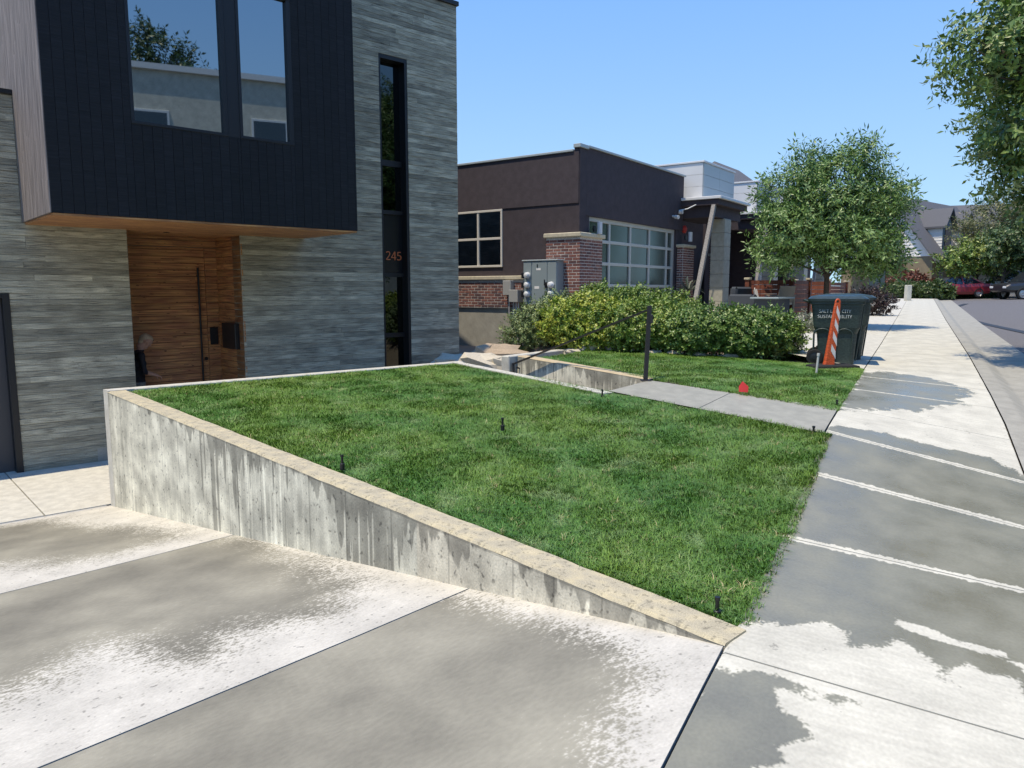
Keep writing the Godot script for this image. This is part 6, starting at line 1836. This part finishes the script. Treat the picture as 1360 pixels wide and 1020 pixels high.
	for q in [["seat", Vector3(-1.0, 0.12, -0.35), Vector3(1.0, 0.42, 0.4)], ["backrest", Vector3(-1.0, 0.42, -0.42), Vector3(1.0, 0.84, -0.2)], ["armrest", Vector3(-1.16, 0.0, -0.42), Vector3(-1.0, 0.62, 0.42)], ["armrest", Vector3(1.0, 0.0, -0.42), Vector3(1.16, 0.62, 0.42)]]:
		mb = MB.new(); mb.cbox(q[1], q[2], 0.05); obj(q[0], mb, M.cushion, so)
	mb = MB.new(); mb.cbox(Vector3(-0.28, -0.2, -0.07), Vector3(0.28, 0.2, 0.07), 0.06)
	var pw := obj("pillow", mb, M.pillow); pw.transform = so.transform * Transform3D(Basis(Vector3.RIGHT, -0.25), Vector3(0.55, 0.63, -0.06)); tag(pw, "white pillow leaning on the dark outdoor sofa", "pillow")
	var tb := thing("patio_table", "low dark patio table with pale top before the sofa", "table", in_frame(N_O, N_AZ, Vector3(4.9, 0.5, 2.9) * NS), frame_turn(N_AZ))
	mb = MB.new(); mb.cbox(Vector3(-0.8, 0.55, -0.4), Vector3(0.8, 0.60, 0.4), 0.01); obj("table_top", mb, M.table_top, tb)
	mb = MB.new(); mb.cbox(Vector3(-0.65, 0.0, -0.3), Vector3(0.65, 0.548, 0.3), 0.01); obj("base", mb, M.cushion, tb)
	var ch := thing("patio_chair", "weathered grey wooden patio armchair beside the fence", "chair", in_frame(N_O, N_AZ, Vector3(6.05, 0.5, 2.75) * NS), frame_turn(N_AZ) + 2.4)
	for s in [-0.28, 0.28]:
		for z in [-0.28, 0.28]:
			mb = MB.new(); mb.cbox(Vector3(s - 0.03, 0, z - 0.03), Vector3(s + 0.03, 0.62, z + 0.03), 0.005); obj("leg", mb, M.teak, ch)
		mb = MB.new(); mb.cbox(Vector3(s - 0.045, 0.622, -0.34), Vector3(s + 0.045, 0.655, 0.36), 0.006); obj("armrest", mb, M.teak, ch)
	mb = MB.new(); mb.cbox(Vector3(-0.27, 0.36, -0.26), Vector3(0.27, 0.44, 0.30), 0.02); obj("seat", mb, M.pillow, ch)
	mb = MB.new(); mb.bar(Vector3(0, 0.44, -0.26), Vector3(0, 0.92, -0.40), 0.50, 0.04, Vector3(0, 0, 1)); obj("backrest", mb, M.teak, ch)
	# pale utility pedestal
	mb = MB.new(); mb.cbox(Vector3(-0.16, -0.1, -0.16), Vector3(0.16, 0.95, 0.16), 0.03)
	var up := obj("utility_pedestal", mb, M.plaster_white); up.position = Vector3(24.8, 1.0, -46.8); tag(up, "pale green white utility pedestal beside the far hedge", "utility box")

func fence(label: String, ends: Array, side: bool) -> void:
	var f := thing("slat_fence", label, "fence", N_O, frame_turn(N_AZ), "", NS)
	var a: Vector3 = ends[0]; var b: Vector3 = ends[1]
	var legs := [[a, b]]
	if side: legs.append([a + Vector3(0, 0, -1.2), a])
	for l in legs:
		var p: Vector3 = l[0]; var q: Vector3 = l[1]
		for e in [p, q]:
			var mb := MB.new(); mb.cbox(e + Vector3(-0.06, 0.3, -0.06), e + Vector3(0.06, 1.50, 0.06), 0.006); obj("post", mb, M.redwood[0], f)
			mb = MB.new(); mb.cbox(e + Vector3(-0.085, 1.502, -0.085), e + Vector3(0.085, 1.56, 0.085), 0.01); obj("post_cap", mb, M.stone_cap, f)
		var d := (q - p).normalized()
		for k in 8:
			var mb := MB.new()
			mb.bar(p + d * 0.062 + Vector3(0, 0.55 + k * 0.125, 0), q - d * 0.062 + Vector3(0, 0.55 + k * 0.125, 0), 0.022, 0.112, Vector3.UP)
			obj("slat", mb, M.redwood[k % 5], f)

# ---------------------------------------------------------------- vehicles
func car(called: String, label: String, cat: String, at: Vector3, turn: float, paint: Material, body: Array, cabin: Array, wheels: Array, lower: Material) -> void:
	# body: [x, half width, bottom, top]; cabin: [x, half width at belt, belt, half width at roof, roof]
	var c := thing(called, label, cat, at, turn)
	var loops := []
	for s in body:
		var w: float = s[1]; var b: float = s[2]; var t: float = s[3]
		loops.append([Vector3(s[0], b, w * 0.9), Vector3(s[0], b + (t - b) * 0.25, w), Vector3(s[0], b + (t - b) * 0.7, w), Vector3(s[0], t - 0.03, w * 0.93), Vector3(s[0], t, w * 0.8), Vector3(s[0], t + 0.015, 0), Vector3(s[0], t, -w * 0.8), Vector3(s[0], t - 0.03, -w * 0.93), Vector3(s[0], b + (t - b) * 0.7, -w), Vector3(s[0], b + (t - b) * 0.25, -w), Vector3(s[0], b, -w * 0.9)])
	var mb := MB.new(); mb.loft(loops); obj("body", mb, paint, c)
	var g := []; var rf := []
	for s in cabin:
		g.append([Vector3(s[0], s[2], s[1]), Vector3(s[0], s[4] - 0.02, s[3]), Vector3(s[0], s[4], s[3] * 0.8), Vector3(s[0], s[4], -s[3] * 0.8), Vector3(s[0], s[4] - 0.02, -s[3]), Vector3(s[0], s[2], -s[1])])
		rf.append([Vector3(s[0], s[4] - 0.015, s[3] + 0.006), Vector3(s[0], s[4] + 0.012, s[3] * 0.85), Vector3(s[0], s[4] + 0.02, 0), Vector3(s[0], s[4] + 0.012, -s[3] * 0.85), Vector3(s[0], s[4] - 0.015, -s[3] - 0.006)])
	mb = MB.new(); mb.loft(g); obj("windows", mb, M.car_glass, c)
	mb = MB.new()
	for i in range(1, rf.size() - 2):
		for k in 4: mb.quad(rf[i][k], rf[i][k + 1], rf[i + 1][k + 1], rf[i + 1][k])
	for i in range(0, cabin.size() - 1):
		if i == 0 or i == cabin.size() - 2 or i == cabin.size() / 2:
			for s in [1, -1]: mb.bar(Vector3(cabin[i][0], cabin[i][2], s * (cabin[i][1] + 0.004)), Vector3(cabin[i + 1][0] if i != cabin.size() / 2 else cabin[i][0] + 0.05, cabin[i + 1][4], s * (cabin[i + 1][3] + 0.006)), 0.07, 0.02, Vector3(0, 0, s))
	obj("roof", mb, paint, c)
	for x in [wheels[0], wheels[1]]:
		for s in [1, -1]:
			var w := MB.new(); var R: float = wheels[2]
			w.lathe(Vector3(x, R, s * (wheels[3] - 0.2)), Vector3(0, 0, s), [[R * 0.6, 0.0], [R * 0.95, 0.0], [R, 0.04], [R, 0.17], [R * 0.95, 0.205], [R * 0.66, 0.21]], 20)
			var wo := obj("wheel", w, M.tyre, c)
			w = MB.new(); w.lathe(Vector3(x, R, s * (wheels[3] - 0.2)), Vector3(0, 0, s), [[0.0, 0.17], [R * 0.2, 0.19], [R * 0.6, 0.17], [R * 0.67, 0.205]], 16); obj("rim", w, M.rim, wo)
	var bk: Array = body[0]; var fw: Array = body[-1]
	for s in [1, -1]:
		mb = MB.new(); mb.cbox(Vector3(bk[0] - 0.03, bk[3] - 0.30, s * bk[1] * 0.75 - 0.16), Vector3(bk[0] + 0.10, bk[3] - 0.12, s * bk[1] * 0.75 + 0.16), 0.02); obj("tail_light", mb, M.tail, c)
		mb = MB.new(); mb.cbox(Vector3(fw[0] - 0.10, fw[3] - 0.20, s * fw[1] * 0.75 - 0.16), Vector3(fw[0] + 0.03, fw[3] - 0.06, s * fw[1] * 0.75 + 0.16), 0.02); obj("headlight", mb, M.meter_glass, c)
		mb = MB.new(); mb.cbox(Vector3(cabin[-1][0] - 0.45, cabin[-1][2] + 0.02, s * (cabin[-1][1] + 0.12) - 0.08), Vector3(cabin[-1][0] - 0.33, cabin[-1][2] + 0.16, s * (cabin[-1][1] + 0.12) + 0.08), 0.02); obj("mirror", mb, paint, c)
	mb = MB.new(); mb.cbox(Vector3(bk[0] - 0.05, bk[2] + 0.02, -bk[1] * 0.9), Vector3(bk[0] + 0.05, bk[2] + 0.22, bk[1] * 0.9), 0.03); obj("bumper", mb, lower, c)
	mb = MB.new(); mb.cbox(Vector3(bk[0] - 0.035, bk[3] - 0.36, -0.26), Vector3(bk[0] - 0.02, bk[3] - 0.22, 0.26), 0.003); obj("number_plate", mb, M.paper, c)

func build_cars() -> void:
	var sedan := [[-2.25, 0.78, 0.42, 0.86], [-2.1, 0.86, 0.30, 0.98], [-1.4, 0.90, 0.24, 1.00], [-0.2, 0.91, 0.22, 0.96], [0.9, 0.91, 0.22, 0.94], [1.7, 0.88, 0.24, 0.86], [2.15, 0.80, 0.30, 0.72], [2.3, 0.66, 0.40, 0.60]]
	var cab := [[-1.75, 0.70, 0.97, 0.62, 1.00], [-1.0, 0.80, 0.97, 0.60, 1.36], [-0.3, 0.82, 0.95, 0.62, 1.44], [0.35, 0.82, 0.94, 0.62, 1.42], [1.25, 0.76, 0.92, 0.64, 0.95]]
	car("red_car", "dark red sedan parked behind the clipped hedge", "car", Vector3(31.6, 1.12, -53.6), deg_to_rad(176.0), M.car_red, sedan, cab, [-1.35, 1.4, 0.33, 0.90], M.car_black)
	var suv := [[-2.5, 0.90, 0.55, 1.02], [-2.4, 0.97, 0.45, 1.12], [-1.2, 1.0, 0.38, 1.14], [0.4, 1.0, 0.36, 1.12], [1.3, 0.99, 0.36, 1.10], [2.2, 0.94, 0.42, 1.02], [2.5, 0.85, 0.55, 0.92]]
	var sc := [[-2.35, 0.86, 1.10, 0.74, 1.60], [-1.8, 0.90, 1.12, 0.74, 1.84], [-0.6, 0.92, 1.12, 0.75, 1.90], [0.5, 0.92, 1.11, 0.75, 1.86], [1.45, 0.88, 1.10, 0.78, 1.14]]
	car("silver_suv", "silver roofed sport utility vehicle parked under the far trees", "car", Vector3(36.6, 1.12, -54.8), deg_to_rad(186.0), M.car_white, suv, sc, [-1.5, 1.5, 0.38, 1.0], M.car_black)
	var truck := [[-2.9, 0.92, 0.60, 1.12], [-2.8, 0.97, 0.50, 1.20], [-0.9, 0.98, 0.48, 1.20], [0.4, 0.98, 0.46, 1.18], [1.5, 0.98, 0.46, 1.16], [2.6, 0.94, 0.50, 1.06], [2.85, 0.85, 0.60, 0.95]]
	var tc := [[-1.0, 0.86, 1.18, 0.78, 1.70], [-0.85, 0.90, 1.18, 0.76, 1.84], [0.1, 0.92, 1.18, 0.76, 1.88], [0.8, 0.92, 1.17, 0.76, 1.84], [1.6, 0.88, 1.15, 0.80, 1.20]]
	car("black_pickup", "black pickup truck parked at the right end of the street", "truck", Vector3(35.4, 1.0, -50.2), deg_to_rad(182.0), M.car_black, truck, tc, [-1.8, 1.8, 0.40, 0.98], M.car_black)

# ---------------------------------------------------------------- the person in the entrance
func cap(p: Vector3, a: Vector3, b: Vector3, ra: float, rb: float) -> float:
	var ab := b - a
	var t := clampf((p - a).dot(ab) / maxf(ab.length_squared(), 1e-9), 0.0, 1.0)
	return p.distance_to(a + ab * t) - lerpf(ra, rb, t)
func field(p: Vector3, bones: Array, k: float) -> float:
	var d := 10.0
	for b in bones:
		var e := cap(p, b[0], b[1], b[2], b[3])
		if e > d + k: continue
		var h := clampf(0.5 + 0.5 * (d - e) / k, 0.0, 1.0)
		d = lerpf(d, e, h) - k * h * (1.0 - h)
	return d
func nets(mb: MB, bones: Array, cell: float, k: float, paint: Callable) -> void:
	var lo := Vector3.ONE * 1e9; var hi := -lo
	for b in bones:
		for q in [[b[0], b[2]], [b[1], b[3]]]:
			lo = lo.min(q[0] - Vector3.ONE * (q[1] + cell * 2)); hi = hi.max(q[0] + Vector3.ONE * (q[1] + cell * 2))
	var n := Vector3i(((hi - lo) / cell).ceil()) + Vector3i.ONE
	var f := PackedFloat32Array(); f.resize(n.x * n.y * n.z)
	for z in n.z:
		for y in n.y:
			for x in n.x: f[(z * n.y + y) * n.x + x] = field(lo + Vector3(x, y, z) * cell, bones, k)
	var id := PackedInt32Array(); id.resize(f.size()); id.fill(-1)
	var vs := PackedVector3Array()
	var off := [0, 1, n.x, n.x + 1, n.x * n.y, n.x * n.y + 1, n.x * n.y + n.x, n.x * n.y + n.x + 1]
	var cpos := [Vector3(0, 0, 0), Vector3(1, 0, 0), Vector3(0, 1, 0), Vector3(1, 1, 0), Vector3(0, 0, 1), Vector3(1, 0, 1), Vector3(0, 1, 1), Vector3(1, 1, 1)]
	var eds := [[0, 1], [2, 3], [4, 5], [6, 7], [0, 2], [1, 3], [4, 6], [5, 7], [0, 4], [1, 5], [2, 6], [3, 7]]
	for z in n.z - 1:
		for y in n.y - 1:
			for x in n.x - 1:
				var i := (z * n.y + y) * n.x + x
				if absf(f[i]) > cell * 3: continue
				var s := Vector3.ZERO; var c := 0
				for e in eds:
					var a: float = f[i + off[e[0]]]; var b: float = f[i + off[e[1]]]
					if (a < 0) != (b < 0):
						s += cpos[e[0]].lerp(cpos[e[1]], a / (a - b)); c += 1
				if c > 0:
					id[i] = vs.size(); vs.append(lo + (Vector3(x, y, z) + s / c) * cell)
	var ns := PackedVector3Array(); var cs := PackedColorArray()
	for p in vs:
		var e := cell * 0.6; var d := field(p, bones, k)
		ns.append(Vector3(field(p + Vector3(e, 0, 0), bones, k) - d, field(p + Vector3(0, e, 0), bones, k) - d, field(p + Vector3(0, 0, e), bones, k) - d).normalized())
		cs.append(paint.call(p))
	var st := [1, n.x, n.x * n.y]
	for z in range(1, n.z - 1):
		for y in range(1, n.y - 1):
			for x in range(1, n.x - 1):
				var i := (z * n.y + y) * n.x + x
				for ax in 3:
					var a := f[i]; var b: float = f[i + st[ax]]
					if (a < 0) == (b < 0): continue
					var u: int = st[(ax + 1) % 3]; var v: int = st[(ax + 2) % 3]
					var q := [id[i], id[i - u], id[i - u - v], id[i - v]]
					if q.min() < 0: continue
					if a < 0: q.reverse()
					for t in [[0, 1, 2], [0, 2, 3]]:
						var o := [q[t[0]], q[t[1]], q[t[2]]]
						for w in o:
							mb.v.append(vs[w]); mb.n.append(ns[w]); mb.uv.append(Vector2.ZERO); mb.c.append(cs[w])

func build_person() -> void:
	# stands at the door inside the recess, half hidden by the concrete jamb, head bowed
	var o := thing("person", "person in black shirt and grey trousers looking down by the wooden door", "person", in_frame(H_O, H_AZ, Vector3(0.78, 0.22, -0.78)), frame_turn(H_AZ))
	# local: +x along the front (the way they face), +y up
	var skin := Color(0.46, 0.27, 0.19); var shirt := Color(0.014, 0.015, 0.017); var trou := Color(0.17, 0.165, 0.155); var shoe := Color(0.02, 0.02, 0.02)
	var hip := 0.93; var B := []
	var head := Vector3(0.17, 1.66, 0.0)
	for s in [-1, 1]:
		var hj := Vector3(0.0, hip - 0.02, s * 0.095); var kn := Vector3(0.03, 0.50, s * 0.11); var an := Vector3(-0.02, 0.09, s * 0.12)
		B.append([hj, kn, 0.088, 0.060]); B.append([kn, kn.lerp(an, 0.35), 0.058, 0.058]); B.append([kn.lerp(an, 0.35), an, 0.058, 0.042]); B.append([an + Vector3(-0.02, -0.045, 0), an + Vector3(0.19, -0.055, s * 0.02), 0.042, 0.034])
	B.append([Vector3(0, hip, -0.06), Vector3(0, hip, 0.06), 0.115, 0.115])
	B.append([Vector3(0, hip + 0.05, 0), Vector3(0.015, hip + 0.25, 0), 0.125, 0.125])
	B.append([Vector3(0.03, hip + 0.34, -0.075), Vector3(0.03, hip + 0.34, 0.075), 0.115, 0.115])
	B.append([Vector3(0.04, hip + 0.50, -0.13), Vector3(0.04, hip + 0.50, 0.13), 0.070, 0.070])
	B.append([Vector3(0.06, hip + 0.53, 0), Vector3(0.12, hip + 0.66, 0), 0.062, 0.054])
	var hands := []
	for s in [-1, 1]:
		var sh := Vector3(0.04, hip + 0.49, s * 0.18); var el := Vector3(0.06, hip + 0.21, s * 0.235); var wr := Vector3(0.27, hip + 0.13, s * 0.15)
		B.append([sh, el, 0.056, 0.042]); B.append([el, wr, 0.041, 0.027]); hands.append([el, wr, s])
	var pa := func(p: Vector3) -> Color:
		if p.y < 0.085: return shoe
		if p.y < hip + 0.02 and absf(p.z) < 0.21 and p.x < 0.2: return trou
		if p.y > hip + 0.585 and absf(p.z) < 0.1: return skin
		var el := Vector3(0.06, hip + 0.21, signf(p.z) * 0.235)
		if p.x > 0.115 and absf(p.z) > 0.10 and p.y < hip + 0.32: return skin
		return shirt
	var mb := MB.new()
	nets(mb, B, 0.018, 0.035, pa)
	# head: skull, jaw, nose, brow, ears
	var fw := Vector3(0.80, -0.60, 0).normalized(); var up := Vector3(0.60, 0.80, 0)
	var HB := [[head - fw * 0.02 + up * 0.03, head + fw * 0.03 + up * 0.035, 0.088, 0.082], [head + fw * 0.045 - up * 0.045, head + fw * 0.062 - up * 0.085, 0.052, 0.034], [head + fw * 0.098 + up * 0.01, head + fw * 0.122 - up * 0.025, 0.009, 0.014], [head - fw * 0.01 - up * 0.06, head - up * 0.13 - fw * 0.03, 0.055, 0.052]]
	for s in [-1, 1]:
		var z := Vector3(0, 0, s)
		HB.append([head + fw * 0.088 + up * 0.028 + z * 0.012, head + fw * 0.078 + up * 0.028 + z * 0.045, 0.012, 0.012])
		HB.append([head - fw * 0.005 + up * 0.015 + z * 0.086, head - fw * 0.01 - up * 0.03 + z * 0.080, 0.014, 0.011])
		HB.append([head + fw * 0.065 - up * 0.02 + z * 0.035, head + fw * 0.060 - up * 0.02 + z * 0.045, 0.030, 0.024])
	HB.append([head + fw * 0.096 - up * 0.052 + Vector3(0, 0, -0.016), head + fw * 0.096 - up * 0.052 + Vector3(0, 0, 0.016), 0.008, 0.008])
	nets(mb, HB, 0.007, 0.016, func(p: Vector3) -> Color:
		var q := p - head
		if absf(q.dot(up) + 0.052) < 0.008 and q.dot(fw) > 0.098: return Color(0.34, 0.13, 0.10)
		return skin)
	for hd in hands:
		var wr: Vector3 = hd[1]; var s: int = hd[2]
		var d: Vector3 = (hd[1] - hd[0]).normalized(); var sd := Vector3(0, 0, 1); var dn := d.cross(sd).normalized()
		if dn.y > 0: dn = -dn
		var FB := [[wr - d * 0.02, wr + d * 0.02, 0.026, 0.026]]
		for k in 4: FB.append([wr + d * 0.015 + sd * (k - 1.5) * 0.011, wr + d * 0.085 + sd * (k - 1.5) * 0.020, 0.016, 0.013])
		for k in 4:
			var l: float = [0.068, 0.078, 0.072, 0.056][k] * 0.5
			var a := wr + d * 0.085 + sd * (k - 1.5) * 0.021
			var b := a + (d * 0.9 + dn * 0.45).normalized() * l; var c := b + (d * 0.45 + dn * 0.9).normalized() * l
			FB.append([a, b, 0.0095, 0.0088]); FB.append([b, c, 0.0088, 0.0075])
		var ts := -s
		var t0 := wr + d * 0.025 + sd * ts * 0.022; var t1 := t0 + (d * 0.6 + sd * ts * 0.75).normalized() * 0.042; var t2 := t1 + (d + dn * 0.3).normalized() * 0.032
		FB.append([t0, t1, 0.014, 0.011]); FB.append([t1, t2, 0.0105, 0.0085])
		nets(mb, FB, 0.0055, 0.006, func(_p: Vector3) -> Color: return skin)
	var pm := mat(Color.WHITE, 0.8); pm.vertex_color_use_as_albedo = true
	obj("body", mb, pm, o)
	# short fair hair
	var hb := MB.new()
	nets(hb, [[head - fw * 0.030 + up * 0.045, head + fw * 0.025 + up * 0.060, 0.090, 0.078], [head - fw * 0.055 + up * 0.01, head - fw * 0.055 - up * 0.05, 0.070, 0.050]], 0.009, 0.02, func(p: Vector3) -> Color: return Color(0.42, 0.33, 0.22) * (0.85 + 0.3 * absf(sin(p.x * 230.0 + p.z * 170.0))))
	obj("hair", hb, pm, o)
	for s in [-1, 1]:
		var e := MB.new(); e.lathe(head + fw * 0.082 + up * 0.012 + Vector3(0, 0, s * 0.033), fw, [[0.011, 0.0], [0.008, 0.006], [0.0, 0.008]], 10); obj("eye", e, M.sprinkler, o)
